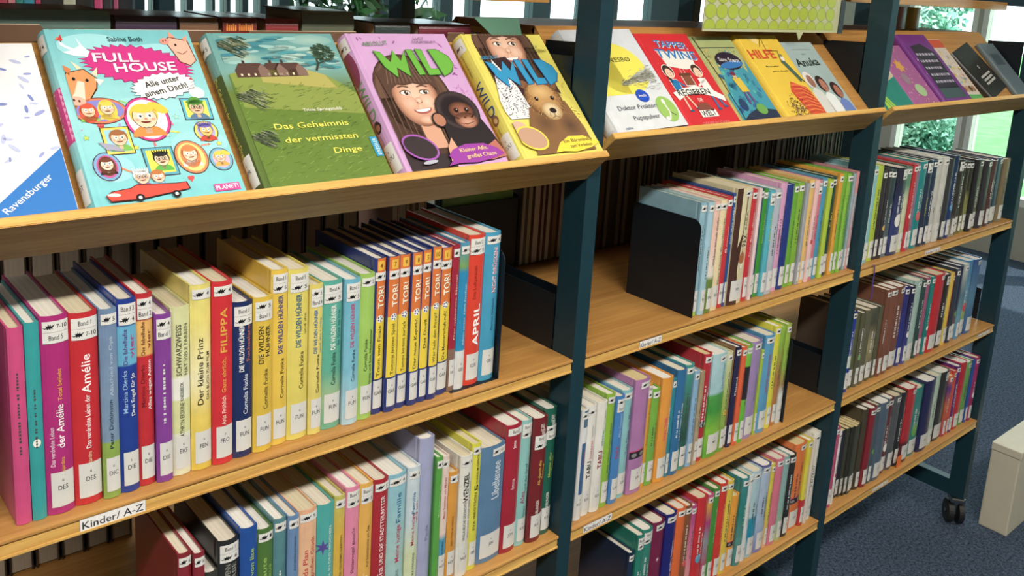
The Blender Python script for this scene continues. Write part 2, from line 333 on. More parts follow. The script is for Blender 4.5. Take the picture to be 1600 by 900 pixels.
  (-0.2432, 0.0242, 0.208, 'e9e9e0', 'HUF', '~5', 'UNGLAUBLICHE GESCHICHTE;.30;.62;.26;-.05;2c2c2c|#WENZEL;.62;.86;.5;-.05;2c2c2c|VON DER REISE DES RÄUBERS;.30;.78;.16;.33;2c2c2c'),
  (-0.2191, 0.0189, 0.22, 'e0dc30', 'IBB', '~5', 'EVA IBBOTSON;.32;.62;.32;.0;33381c|5;.63;.68;.55;.05;33381c|HUNDE IM GEPÄCK;.69;.92;.28;.08;33381c'),
  (-0.2001, 0.0519, 0.204, '5c86ac', 'JEN', '~7-10', 'Libellensee;.54;.86;.42;.12;dfeaf4'),
  (-0.1482, 0.0329, 0.229, 'ac1c34', 'JOH', 'B2', 'Janne;.82;.88;.24;-.05;ffffff|Emma;.50;.58;.28;.0;f0d0d4'),
  (-0.1153, 0.0234, 0.227, '8fccc8', 'KAI', 'B1|5', 'und der Greif;.44;.66;.3;.1;1f5a64|Alea;.34;.44;.5;-.1;a43060|Kaiblinger;.18;.32;.22;.1;1f5a64'),
  (-0.0919, 0.0304, 0.226, '7c2026', 'KAI', '^B3|5', 'SCARY;.90;.955;.4;.0;f0ece4|HARRY;.855;.91;.4;.1;f0ece4|Ab durch die;.46;.66;.26;.0;e0c84a|Tonne;.50;.62;.26;.28;e0c84a|KAIBLINGER;.20;.34;.3;.0;f0ece4'),
  (-0.0615, 0.0266, 0.232, '1a6452', 'KAI', '^5|B4', 'SCARY;.90;.955;.4;.0;f0ece4|HARRY;.855;.91;.4;.1;f0ece4|Meister aller;.46;.66;.26;.0;b8cc3a|Geister;.50;.62;.26;.28;b8cc3a|KAIBLINGER;.20;.34;.3;.0;f0ece4'),
 ],
 '21': [
  (0.2963, 0.0192, 0.222, 'a4d040:0/a4d040:.04/8fbccc:.08/90bed0:1', 'ELL', '~5', ''),
  (0.3155, 0.0189, 0.221, 'a6cfe0', 'ELL', '~5', ''),
  (0.3344, 0.0204, 0.221, '6c8a3c:0/6c8a3c:.3/f0e8dc:.34/f2c8b8:.6/f2c4b0:1', 'END', '~5', 'Vilkkus annab mehr;.42;.86;.4;.0;5a4438'),
  (0.3548, 0.0254, 0.22, 'efdcae', 'END', '~5', 'Das Haus Floribunda;.24;.84;.3;.1;6a5838'),
  (0.3802, 0.0183, 0.223, 'd0303a', 'ENG', '~5', 'O;.50;.54;.5;.0;ffffff|Prinzesse;.56;.74;.3;.0;f2c4c4'),
  (0.3985, 0.0097, 0.228, '2a5496', 'ERN', '~5', '#DIE WILDEN;.56;.88;.45;.0;e8eef8'),
  (0.4082, 0.0509, 0.237, 'PAX', 'PEN', '~5', 'PAX;.50;.60;.5;.22;2c2418|SARA;.64;.80;.2;.2;7a6c50'),
  (0.4591, 0.0195, 0.229, 'cf2c38', 'FRI', '~5', 'Stolz fliegt davon;.40;.80;.34;.0;f4d4d0'),
  (0.4785, 0.0108, 0.231, 'f0d8da', 'FRI', '', ''),
  (0.4894, 0.0129, 0.229, '34506c', 'FRO', '~5', ''),
  (0.5022, 0.0185, 0.225, '3a9a30', 'GEH', 'B5', 'Jette Kicker;.50;.78;.45;.1;c8e040'),
  (0.5207, 0.0203, 0.221, '52b8cc', 'GEH', 'B4|5', 'Jette Kicker;.52;.80;.4;.0;d0e060'),
  (0.541, 0.0252, 0.221, 'b8c0cc', 'GLI', '~5', ''),
  (0.5662, 0.0251, 0.232, 'e0a4cc', 'GRI', '', ''),
  (0.5913, 0.0263, 0.225, '283c88', 'GRO', '', 'TITELHELD;.60;.82;.35;.3;8c9cd0'),
  (0.6176, 0.0196, 0.225, '6cb02c', 'GRU', '~5', ''),
  (0.6372, 0.0231, 0.225, '84b82c', 'GUS', '~5', ''),
  (0.6603, 0.0129, 0.222, 'a8acb6', 'HAR', '', ''),
  (0.6732, 0.0205, 0.228, 'ecc06c', 'HER', '~5', ''),
  (0.6938, 0.0176, 0.226, 'f2c4c4', 'HER', '', ''),
  (0.7113, 0.0177, 0.223, 'e0788c', 'HOR', 'B1|5', ''),
  (0.729, 0.0196, 0.226, '4a9cc0', 'HUB', '~5', ''),
  (0.7487, 0.0189, 0.221, 'b4d030', 'HUB', '~5', 'Ferien in Bruxel;.36;.80;.3;.1;4a5a14'),
  (0.7676, 0.0246, 0.225, '1f4c40', 'HUG', '~5', 'SUKI;.50;.64;.5;.1;d8cc50'),
  (0.7922, 0.0169, 0.23, 'e8a830', 'IBB', '~5', ''),
  (0.8091, 0.0164, 0.23, '7ab82a', 'JAN', '', ''),
  (0.8255, 0.0169, 0.228, '88c43a', 'JAN', '~5', ''),
  (0.8423, 0.017, 0.226, '4a9450', 'KEL', '~5', 'TOMORROW;.56;.76;.3;.1;d0e8c0'),
  (0.8593, 0.0109, 0.224, '9cb0bc', 'KER', '', ''),
  (0.8702, 0.014, 0.228, 'd89090:0/a8b0b8:.75/d89090:.8/d49090:1', 'KIN', '', ''),
 ],
 '22': [
  (0.0174, 0.0187, 0.211, 'WBL', 'KOT', '~5', 'Glas;.50;.62;.3;.1;b04060'),
  (0.0361, 0.0241, 0.211, 'ecebe4', 'KUL', '~4', 'Anna ist Tabu;.72;.82;.2;.1;8a8a80|#TABU;.34;.50;.55;.0;2c2c2c|lusterei;.52;.68;.4;.1;d83a64'),
  (0.0602, 0.0249, 0.212, 'ecebe4', 'KUL', '', 'Chaos liegt drauf;.80;.92;.2;.2;8a8a80|#TABU;.40;.56;.55;.0;9c2440|ciste;.60;.74;.4;.1;4aa890'),
  (0.0852, 0.0219, 0.22, '8fc02c', 'LAN', '~4', 'Das Wesen vom Mars;.30;.74;.24;.1;4a6420'),
  (0.1071, 0.0225, 0.212, '4488cc', 'LAN', '~5|B1', 'Alles Couscous;.62;.84;.3;.0;bfdcf4|ZARA;.42;.54;.4;-.1;c04060'),
  (0.1295, 0.0275, 0.215, '8cc8cc', 'LEN', '~5', 'Tula Filter;.40;.62;.4;.2;4a6a90|im Meer;.66;.84;.24;.2;3a5a70'),
  (0.1571, 0.0403, 0.229, 'BAND:b67cb4', 'LIN', '~5', 'Der beste Tag meines Lebens;.50;.86;.16;.3;6a3c6c'),
  (0.1973, 0.0126, 0.213, 'e0a02c', 'LIN', 'B1|5', 'Theo und das Buch;.40;.80;.28;.0;7a5010'),
  (0.2099, 0.0228, 0.197, '78b83c', 'LIN', '~4', ''),
  (0.2327, 0.0316, 0.214, 'f0a02c', 'LOR', '', 'DINO TRIBE;.40;.62;.32;.0;e83c7c|fehlerfrei;.46;.70;.24;.3;ffffff'),
  (0.2643, 0.0121, 0.205, '2a8c9c', 'LOR', '~5', ''),
  (0.2764, 0.0284, 0.219, '2e74a8', 'LUH', '', ''),
  (0.3049, 0.0255, 0.221, '3c9c90:0/2c5448:.3/3c7460:.6/40a49c:1', 'MAR', '~5', ''),
  (0.3304, 0.0174, 0.203, '8cb8dc', 'MAR', '~5', ''),
  (0.3478, 0.0139, 0.199, 'b8a488:0/a89870:1', 'MAR', '', ''),
  (0.3617, 0.0255, 0.229, 'BAND:c02838', 'MEB', '~5', ''),
  (0.3871, 0.0471, 0.223, '5cb030:0/8ccc30:.25/3ca03c:.45/50a848:.6/a8d4dc:.63/b4dce4:1', 'MEI', '~5', 'Jule Wunder;.64;.90;.22;.25;5a8c94'),
  (0.4342, 0.0188, 0.218, '70a838:0/a0b850:.5/d8dcae:1', 'MIT', '~5', ''),
  (0.453, 0.0106, 0.222, '8a6c44', 'MOR', '', ''),
  (0.4636, 0.0183, 0.222, '2c2c50', 'MUE', '~5', 'Flügel;.52;.70;.4;.0;dfe0f0'),
  (0.4819, 0.0179, 0.218, 'ec6434', 'NAG', '~5', 'ein Rest von Fest;.40;.74;.26;.0;8c2c14'),
  (0.4998, 0.0199, 0.218, '68c030:0/68c030:.44/30282c:.45/30282c:.78/78c43a:.79/78c43a:1', 'NES', 'B5', ''),
  (0.5196, 0.0388, 0.219, 'a48cc0', 'NIC', '~5', 'Die Knotenfee;.38;.66;.24;.2;6a4c8c'),
  (0.5585, 0.0104, 0.193, 'a8c830', 'NOL', '~5', ''),
  (0.5688, 0.0351, 0.223, '5ca4d0', 'NOL', '~5', 'UND DER UNSICHTBARE;.40;.80;.26;.0;c04a50'),
  (0.6039, 0.0219, 0.236, 'e0dc28', 'NOS', '~5', ''),
  (0.6258, 0.02, 0.231, 'c07c38:0/b07c40:.5/88b83c:.85/98c43c:1', 'OLD', '', ''),
  (0.6458, 0.0184, 0.232, 'd8dcd8:0/d8dcd8:.3/a88850:.4/8cb83c:.6/a4c040:1', 'OLD', '~5', ''),
 ],
 '23': [
  (0.1878, 0.0164, 0.175, '17304e', '', '~5', ''),
  (0.2042, 0.0208, 0.208, '1a8474', '', 'B2|5', ''),
  (0.225, 0.0303, 0.208, '2c8a7c', '', 'B1|5', ''),
  (0.2553, 0.0361, 0.212, '7c1c48', '', '~5', '*;.60;.62;.3;.0;f4dce8'),
  (0.2914, 0.0327, 0.218, '20247c', '', '~5', 'Der größte Sommer;.30;.72;.3;.2;d8dcf4'),
  (0.3241, 0.0282, 0.22, 'ec6c24', '', '~5', 'Und dann kamst;.40;.76;.24;.3;8c3410'),
  (0.3522, 0.0225, 0.215, '8c5430', '', '~5', ''),
  (0.3747, 0.0183, 0.207, 'e8a48c:0/e888a0:.4/c4508c:.85/b84c8c:1', '', 'B3', ''),
  (0.393, 0.0327, 0.218, 'd4242c', '', '', ''),
  (0.4258, 0.0195, 0.214, 'd84c3c:0/b85070:.2/9098a0:.5/b0387c:.7/e0a83c:.9/d0408c:1', 'SAC', '~4', 'Emma erwacht;.45;.8;.3;.2;f4d0e0'),
  (0.4453, 0.0203, 0.222, '429434', 'SAR', '~5', 'TIM TITANSOHN;.42;.80;.3;.1;c8e4b0'),
  (0.4656, 0.0269, 0.226, 'dc3426', 'SAU', '~5', 'TIS SERAFONIE K.;.36;.80;.3;.1;f4b84a'),
  (0.4925, 0.0236, 0.222, 'e8c830', 'SAU', '~5', ''),
  (0.5162, 0.0285, 0.178, 'BAND:f0a420', 'SCH', '', ''),
  (0.5447, 0.0264, 0.212, '3c8c8c:0/5c9890:.3/20847c:.6/3c9498:1', 'SCH', '~5', 'ALASKA;.44;.70;.45;.1;bfe8d4'),
  (0.5711, 0.0168, 0.209, 'dce4e8', 'SCH', '~5', '.COOLE KARTE.;.42;.70;.3;.0;c87a3c'),
  (0.588, 0.0332, 0.212, 'a8ccd8:0/1c94b4:.25/1c94b4:.45/acd0dc:.48/b4d4e0:1', 'SCH', '~5', ''),
  (0.6212, 0.0354, 0.216, '7c7cc0:0/a8c0dc:.3/b4c8e0:.9/5c5c9c:1', 'SCH', '~5', ''),
  (0.6566, 0.0159, 0.209, 'e8b08c:0/d8c83c:.4/e0d040:1', 'SCH', '~5', ''),
  (0.6725, 0.0306, 0.216, 'e07890', 'SER', '~5', 'Kleine Berta;.30;.8;.26;.3;f8d8dc'),
  (0.7031, 0.0242, 0.213, 'b4c47c:0/8cb8b0:.4/8cb4b4:1', 'SER', '~5', 'Honigkuckuckskinder;.40;.8;.3;.2;3c5c5c'),
  (0.7273, 0.0282, 0.208, '2e2e2e', 'SLI', '~5', ''),
  (0.7555, 0.0472, 0.223, 'BAND:ec7c30', 'SON', '~5', ''),
  (0.8027, 0.0196, 0.222, 'c82c34:0/c82c34:.30/e4dc2c:.31/e4d42c:1', 'SPI', '~5', ''),
  (0.8223, 0.0136, 0.219, 'e4d8cc', 'STE', '', ''),
  (0.8359, 0.0302, 0.226, 'ecebe0', 'STE', '~5', ''),
 ],
 '31': [
  (0.9195, 0.0107, 0.22, 'd0dce0', 'HAR', '', ''),
  (0.9302, 0.0241, 0.231, '8cc8cc', 'HAR', '~5', ''),
  (0.9544, 0.0285, 0.231, 'b4cc28', 'HAR', '', ''),
  (0.9829, 0.0207, 0.217, '3a3438', 'HOR', '~6', ''),
  (1.0036, 0.0202, 0.218, '38383c', 'HOR', '~6', ''),
  (1.0237, 0.0264, 0.215, '6c7c84:0/34484c:.6/405058:1', 'HOR', '~5', 'DUNKEL;.4;.62;.4;.0;e4e8e4'),
  (1.0501, 0.0485, 0.218, '34406c:0/3c4880:.3/2c3048:.8/30303c:1', 'HUB', 'B1|6', ''),
  (1.0987, 0.0255, 0.216, 'c8d4a4:0/d4d8b4:.6/609478:.8/5c9078:1', 'IBB', '~5', ''),
  (1.1241, 0.0198, 0.22, 'c8303c', 'JAE', '~5', ''),
  (1.144, 0.019, 0.22, '94748c', 'JAE', '~5', ''),
  (1.1629, 0.0385, 0.223, '1c8c90', 'JOH', '~5', ''),
  (1.2014, 0.0309, 0.222, '2c3850', 'KIN', 'B2|6', 'PFENDER;.36;.58;.4;.1;c4c840'),
  (1.2323, 0.0255, 0.221, '2c3c58', 'KIN', '~6', ''),
  (1.2578, 0.0296, 0.224, 'ccccc4', 'KIN', '~6', '<<;.36;.42;.5;.0;3c3c34'),
  (1.2873, 0.0328, 0.223, 'd0d0c8', 'KIN', '~6', '<<;.36;.42;.5;.0;3c3c34'),
  (1.3201, 0.0332, 0.218, '3c3c40', 'LAN', '', ''),
  (1.3533, 0.0299, 0.222, '24407c:0/26365c:1', 'LAN', '', ''),
  (1.3832, 0.0294, 0.209, 'a49c8c:0/3c3834:.3/34302c:1', 'MAY', '~6|B1', ''),
  (1.4126, 0.0248, 0.201, '6c6c34:0/3c3828:.3/34302c:1', 'MEY', '~6', ''),
  (1.4374, 0.0228, 0.2, '74743c:0/3c3828:.3/34302c:1', 'MEY', '~6', ''),
  (1.4602, 0.0266, 0.198, '8c8c4c:0/8c8c4c:.5/3c3828:.6/34302c:1', 'MEY', '~6', ''),
  (1.4868, 0.032, 0.201, '2a2a2c', 'MEY', '', ''),
  (1.5188, 0.0324, 0.197, '6c6850', 'MEY', '~6', ''),
  (1.5512, 0.0439, 0.193, '3a3a3e', 'NOE', '~6', ''),
  (1.5951, 0.0367, 0.189, '5a3c3c', 'NOE', '', ''),
  (1.6318, 0.0524, 0.192, '28405c', 'PAO', '~6', ''),
  (1.6842, 0.041, 0.185, '887a5a', 'PAO', '', ''),
 ],
 '32': [
  (0.9225, 0.0255, 0.206, 'BRB', 'PAO', '~5', ''),
  (0.948, 0.0249, 0.189, '5c6440', 'PAO', '', ''),
  (0.9729, 0.0232, 0.192, '5c5c44', 'PAO', '', ''),
  (0.996, 0.0299, 0.193, '64644c', 'PAO', '', ''),
  (1.0259, 0.0383, 0.192, '58583c:0/a09468:.5/4c4c3c:.8/585c48:1', 'PAO', '', ''),
  (1.0642, 0.0196, 0.19, '5c5c44', 'PAO', '', ''),
  (1.0838, 0.024, 0.229, '7c4c38', 'PEH', '~5', ''),
  (1.1078, 0.035, 0.228, '84503c', 'PEH', '~5', ''),
  (1.1428, 0.0492, 0.223, '804c38', 'PEH', '~5', ''),
  (1.1919, 0.0271, 0.215, '30408c:0/38347c:1', 'RAB', '~5', ''),
  (1.219, 0.0247, 0.213, '4c50a0:0/2c2c54:.7/28284c:1', 'RAB', '~5', ''),
  (1.2437, 0.0409, 0.222, 'b0ccc4:0/a8c8bc:1', 'RIC', '~5', ''),
  (1.2846, 0.0225, 0.217, '34504c', 'RIC', '~5', ''),
  (1.3071, 0.0243, 0.22, 'a85c7c', 'RIG', '~5', ''),
  (1.3314, 0.0211, 0.22, '1c8480', 'RIO', '~5', ''),
  (1.3525, 0.0542, 0.221, 'd0242c', 'RIO', 'B5', ''),
  (1.4067, 0.0424, 0.212, '38302c', 'ROW', '~5|B2', ''),
  (1.4491, 0.0212, 0.21, 'e4c444', 'ROW', '', ''),
  (1.4703, 0.01, 0.203, 'c02430', 'ROW', '~5', ''),
  (1.4803, 0.0241, 0.217, '3c4450', 'SCH', '~6', ''),
  (1.5044, 0.0244, 0.22, 'a87c5c:0/2c3458:.5/2c3050:1', 'SCH', '', ''),
  (1.5288, 0.0279, 0.222, '5c94bc:0/70a4b8:.3/5c7c8c:.6/c4ccc8:1', 'SCH', '~5', ''),
  (1.5567, 0.0401, 0.226, '3c74a8:0/a8bc64:.3/68a4c4:.5/4c90bc:1', 'SCH', '', ''),
  (1.5968, 0.0454, 0.224, '3c64a0:0/5c8ca8:.5/3c5c98:1', 'SCH', '~5', ''),
 ],
 '33': [
  (0.9168, 0.0126, 0.214, '3c94bc', 'SCH', '', ''),
  (0.9295, 0.0218, 0.216, 'c45078', 'SCH', '~5', ''),
  (0.9513, 0.0152, 0.198, 'ece4e4', 'SCH', '~6', ''),
  (0.9665, 0.0182, 0.183, '44483c', 'TOL', '', ''),
  (0.9846, 0.0166, 0.186, '2c2c40', 'TOL', '', ''),
  (1.0012, 0.0149, 0.188, '44483c', 'TOL', '', ''),
  (1.0161, 0.0151, 0.189, '34342c', 'TOL', '', ''),
  (1.0312, 0.0141, 0.189, '44483c', 'TOL', '', ''),
  (1.0453, 0.0142, 0.189, '4c5040', 'TOL', '', ''),
  (1.0595, 0.0061, 0.189, '3c3c34', 'TOL', '', ''),
  (1.0657, 0.0263, 0.223, '4c4434', 'TWA', '', ''),
  (1.092, 0.0304, 0.221, '8c2430', 'TWA', '~6', ''),
  (1.1224, 0.0212, 0.222, '4c5c68', 'TWA', '~6', ''),
  (1.1437, 0.0498, 0.22, '54687c', 'VER', '~6', ''),
  (1.1935, 0.0351, 0.217, '6c3038', 'VER', '~6', ''),
  (1.2286, 0.0393, 0.215, '585c60', 'VER', '~6', ''),
  (1.2679, 0.0312, 0.215, '303034', 'WAS', '', ''),
  (1.2991, 0.0485, 0.218, '5c2028:0/5c2028:.25/bc2430:.3/c42830:1', 'WAS', '~6', ''),
  (1.3476, 0.0565, 0.204, '308c84', 'WEL', '', ''),
  (1.4042, 0.0587, 0.213, '2c2c5c', 'WEL', '', ''),
  (1.4629, 0.0345, 0.213, 'b8d0bc', 'WEL', '', ''),
  (1.4974, 0.0611, 0.213, '343430', 'WHI', 'B2|6', ''),
  (1.5585, 0.0237, 0.191, 'b83c54:0/d06a3c:.5/5c3c8c:.8/ec7c30:1', 'WHI', '~6', ''),
  (1.5822, 0.0177, 0.2, 'd8503c:0/d8503c:1', 'WOL', '~6', ''),
  (1.5999, 0.0281, 0.21, '6c2c7c', 'WOL', '~6', ''),
  (1.628, 0.0429, 0.214, 'cc2430', 'WOL', '', ''),
  (1.6709, 0.0407, 0.203, '64a43c:0/7cb060:1', 'ZEI', '~6', ''),
  (1.7116, 0.0198, 0.201, '2c58a4', 'ZEI', '', ''),
  (1.7314, 0.0285, 0.205, 'a82c70', 'ZEI', '~6', ''),
 ],
}
# ------------------------------------------------------------------ the room
ROOM = (-4.5, 5.2, -4.2, 3.2)
def carpet():
    m, t, b = base_mat('window_tinted_carpet', .95, .15)  # grey carpet made bluer, so the window's sheen sits in its colour
    tc = t.nodes.new('ShaderNodeTexCoord'); n = t.nodes.new('ShaderNodeTexNoise'); n.inputs['Scale'].default_value = 260; n.inputs['Detail'].default_value = 3
    n2 = t.nodes.new('ShaderNodeTexNoise'); n2.inputs['Scale'].default_value = 110; n2.inputs['Detail'].default_value = 6
    mx = t.nodes.new('ShaderNodeMath'); mx.operation = 'ADD'; mx.use_clamp = False
    r = t.nodes.new('ShaderNodeValToRGB'); r.color_ramp.elements[0].position = .38; r.color_ramp.elements[0].color = alb('222831'); r.color_ramp.elements[1].position = .66; r.color_ramp.elements[1].color = alb('5f718c')
    ml = t.nodes.new('ShaderNodeMath'); ml.operation = 'MULTIPLY'; ml.inputs[1].default_value = .5
    t.links.new(tc.outputs['Object'], n.inputs[0]); t.links.new(tc.outputs['Object'], n2.inputs[0])
    t.links.new(n.outputs[0], mx.inputs[0]); t.links.new(n2.outputs[0], mx.inputs[1]); t.links.new(mx.outputs[0], ml.inputs[0]); t.links.new(ml.outputs[0], r.inputs[0]); t.links.new(r.outputs[0], b.inputs['Base Color'])
    bp = t.nodes.new('ShaderNodeBump'); bp.inputs['Strength'].default_value = .7; bp.inputs['Distance'].default_value = .004
    t.links.new(n.outputs[0], bp.inputs['Height']); t.links.new(bp.outputs[0], b.inputs['Normal'])
    return m
WALL = flat('off_white_wall', 'aaa598', .8, .2, var=.03, scale=3); CEILM = flat('ceiling_paint', 'c8c5bc', .9, .2, var=.02, scale=3)
FRAMED = flat('dark_window_frame', '25404a', .5, var=.05); FRAMEW = flat('white_window_frame', 'dcdad0', .5, var=.03)
x0, x1, y0, y1 = ROOM
struct(box('floor', (x0, x1, y0, y1, -.1, 0), carpet()))
struct(box('ceiling', (x0, x1, y0, y1, CEIL, CEIL+.1), CEILM))
struct(box('wall_left', (x0-.15, x0, y0, y1, 0, CEIL), WALL))
struct(box('wall_front', (x0, x1, y0-.15, y0, 0, CEIL), WALL))
def glass():
    m = bpy.data.materials.new('window_glass'); m.use_nodes = True; t = m.node_tree; t.nodes.clear()
    o = t.nodes.new('ShaderNodeOutputMaterial'); tr = t.nodes.new('ShaderNodeBsdfTransparent'); tr.inputs[0].default_value = (.95, 1, .98, 1)
    gl = t.nodes.new('ShaderNodeBsdfGlossy'); gl.inputs['Roughness'].default_value = .02; mx = t.nodes.new('ShaderNodeMixShader')
    fr = t.nodes.new('ShaderNodeFresnel'); fr.inputs[0].default_value = 1.45
    gm = t.nodes.new('ShaderNodeNewGeometry'); sb = t.nodes.new('ShaderNodeMath'); sb.operation = 'SUBTRACT'; sb.use_clamp = True; t.links.new(fr.outputs[0], sb.inputs[0]); t.links.new(gm.outputs['Backfacing'], sb.inputs[1]); t.links.new(sb.outputs[0], mx.inputs[0]); t.links.new(tr.outputs[0], mx.inputs[1]); t.links.new(gl.outputs[0], mx.inputs[2]); t.links.new(mx.outputs[0], o.inputs[0])
    return m
GLASS = glass()
# back wall: solid left of x=.38, windows with dark mullions to the right
ZS, ZT = .85, 2.45
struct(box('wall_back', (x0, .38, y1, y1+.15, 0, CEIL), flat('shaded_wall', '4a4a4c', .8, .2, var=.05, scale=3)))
struct(box('wall_back', (.38, x1+.15, y1, y1+.15, 0, ZS), WALL)); struct(box('wall_back', (.38, x1+.15, y1, y1+.15, ZT, CEIL), WALL))
OPEN = [(.42, .46), (.49, .61), (.64, .73), (.745, .80), (.82, .88), (.91, .97), (1.01, 1.07), (1.13, 1.20), (1.23, 1.61), (1.81, 2.05), (2.14, 2.28), (2.34, 2.75), (2.90, 3.18), (3.51, 3.85), (4.26, 4.60), (4.75, 5.1)]
prev = .38
wn = struct(bpy.data.objects.new('window_1', None)); COL.objects.link(wn); wn.location = (.38, y1, ZS)
for a, b in OPEN:
    box('mullion', (prev, a, y1+.02, y1+.10, ZS, ZT), FRAMED, wn); prev = b
    box('glass_pane', (a, b, y1+.05, y1+.056, ZS, ZT), GLASS, wn)
box('mullion', (prev, x1, y1+.02, y1+.10, ZS, ZT), FRAMED, wn)
box('window_sill', (.38, x1, y1-.12, y1, ZS-.03, ZS), FRAMEW, wn)
# right wall with tall windows
R0, R1 = .35, 2.45
def rwall(a, b, z0=0., z1=CEIL): struct(box('wall_right', (x1, x1+.15, a, b, z0, z1), WALL))
rwall(2.07, y1); rwall(-1.9, 2.07, 0, R0); rwall(-1.9, 2.07, R1, CEIL); rwall(y0, -1.9)
k = 2
for a, b in ((1.60, 2.07), (.55, 1.57), (-.6, .45), (-1.9, -.7)):
    w2 = struct(bpy.data.objects.new('window_%d' % k, None)); COL.objects.link(w2); w2.location = (x1, (a+b)/2, R0); k += 1
    box('window_frame', (x1, x1+.10, a, a+.035, R0, R1), FRAMEW, w2); box('window_frame', (x1, x1+.10, b-.035, b, R0, R1), FRAMEW, w2)
    box('window_frame', (x1, x1+.10, a+.035, b-.035, R0, R0+.05), FRAMEW, w2); box('window_frame', (x1, x1+.10, a+.035, b-.035, R1-.05, R1), FRAMEW, w2)
    box('glass_pane', (x1+.05, x1+.056, a+.035, b-.035, R0+.05, R1-.05), GLASS, w2)
rwall(1.57, 1.60, R0, R1); rwall(.45, .55, R0, R1); rwall(-.7, -.6, R0, R1)
# ceiling lamps (housing and glowing diffuser); their light comes from the area lamps at the top
em = bpy.data.materials.new('lamp_diffuser'); em.use_nodes = True; eb = em.node_tree.nodes['Principled BSDF']
eb.inputs['Emission Color'].default_value = (1, .95, .86, 1); eb.inputs['Emission Strength'].default_value = 6
wherel = ['left end of the room, near row', 'left of centre, near row', 'right of centre, near row', 'left, window-side row', 'centre, window-side row', 'right, window-side row']
for (lx, ly), wh in zip(LAMPS, wherel):
    e = empty('ceiling_lamp', (lx, ly, CEIL), 'long white ceiling lamp, '+wh, 'lamp', 'ceiling lamps')
    box('housing', (lx-.62, lx+.62, ly-.16, ly+.16, CEIL-.06, CEIL), FRAMEW, e); box('diffuser', (lx-.58, lx+.58, ly-.13, ly+.13, CEIL-.07, CEIL-.06), em, e)

# ------------------------------------------------------------------ outdoors
def leafm(name, a, b_):
    m, t, b = base_mat(name, .55, .3); oi = t.nodes.new('ShaderNodeTexCoord'); n = t.nodes.new('ShaderNodeTexNoise'); n.inputs['Scale'].default_value = 2.2; n.inputs['Detail'].default_value = 5
    r = t.nodes.new('ShaderNodeValToRGB'); r.color_ramp.elements[0].position = .35; r.color_ramp.elements[1].position = .65; r.color_ramp.elements[0].color = alb(a); r.color_ramp.elements[1].color = alb(b_)
    t.links.new(oi.outputs['Object'], n.inputs[0]); t.links.new(n.outputs[0], r.inputs[0]); t.links.new(r.outputs[0], b.inputs['Base Color'])
    b.inputs['Transmission Weight'].default_value = 0; return m
LEAF = leafm('tree_leaves', '4aa084', 'c8f4dc'); BARK = flat('bark', '5a4a3c', .9, var=.2, scale=12); GRASS = flat('lawn_green', '5a9a50', .95, var=.3, scale=4)
struct(box('ground_outside', (-14, 34, y0-.5, 24, -.35, -.15), GRASS))
def foliage(name, parent, blobs, n, size, mat, seed):
    rr = random.Random(seed); vs = []; fs = []
    for _ in range(n):
        cx, cy, cz, rx, ry, rz = rr.choice(blobs)
        while True:
            d = Vector((rr.uniform(-1, 1), rr.uniform(-1, 1), rr.uniform(-1, 1)))
            if .35 < d.length < 1: break
        p = Vector((cx+d.x*rx, cy+d.y*ry, cz+d.z*rz)); a = Vector((rr.gauss(0, 1), rr.gauss(0, 1), rr.gauss(0, 1))).normalized(); b = a.orthogonal().normalized()
        q = size*rr.uniform(.6, 1.3); i = len(vs); vs += [p-a*q, p+b*q*.45, p+a*q, p-b*q*.45]; fs.append((i, i+1, i+2, i+3))
    o = link(name, mesh(name, vs, fs, fix=False), mat, parent); o['kind'] = 'stuff'; return o
def tree(loc, h, blobs, n, size, label, seed):
    e = empty('tree', loc, label, 'tree', 'trees outside the windows')
    extrude('trunk', [(math.cos(i*math.pi/4)*.14, math.sin(i*math.pi/4)*.14) for i in range(8)], 'z', 0, h*.6, BARK, e)
    foliage('crown', e, blobs, n, size, LEAF, seed)
tree((9.2, 4.35, -.15), 3.4, [(0, 0, 2.2, 1.4, 1.0, 1.3), (.3, .5, 1.1, 1.3, 1.1, 1.0), (-.4, -.1, 1.2, 1.2, .95, 1.1), (0, .2, 3.2, 1.2, 1.0, 1.0)], 34000, .05, 'leafy green tree seen through the right-hand window, nearer the corner', 3)
tree((11.6, -1.6, -.15), 3.6, [(0, 0, 2.4, 1.6, 1.5, 1.4), (.3, 1.0, 1.2, 1.4, 1.3, 1.0), (-.2, -1.0, 1.2, 1.3, 1.3, 1.1)], 26000, .06, 'leafy green tree outside the right-hand windows, farther from the corner', 5)

hd = empty('hedge', (6.55, 2.62, -.15), 'bright green hedge close outside the right-hand window', 'hedge')
extrude('stem', [(math.cos(i*math.pi/4)*.05, math.sin(i*math.pi/4)*.05) for i in range(8)], 'z', 0, .8, BARK, hd)
foliage('foliage', hd, [(0, 0, .75, .5, .42, .55), (.1, .3, .6, .5, .4, .6), (.1, -.05, .45, .5, .40, .5), (0, .6, .8, .5, .4, .6)], 15000, .035, LEAF, 17)

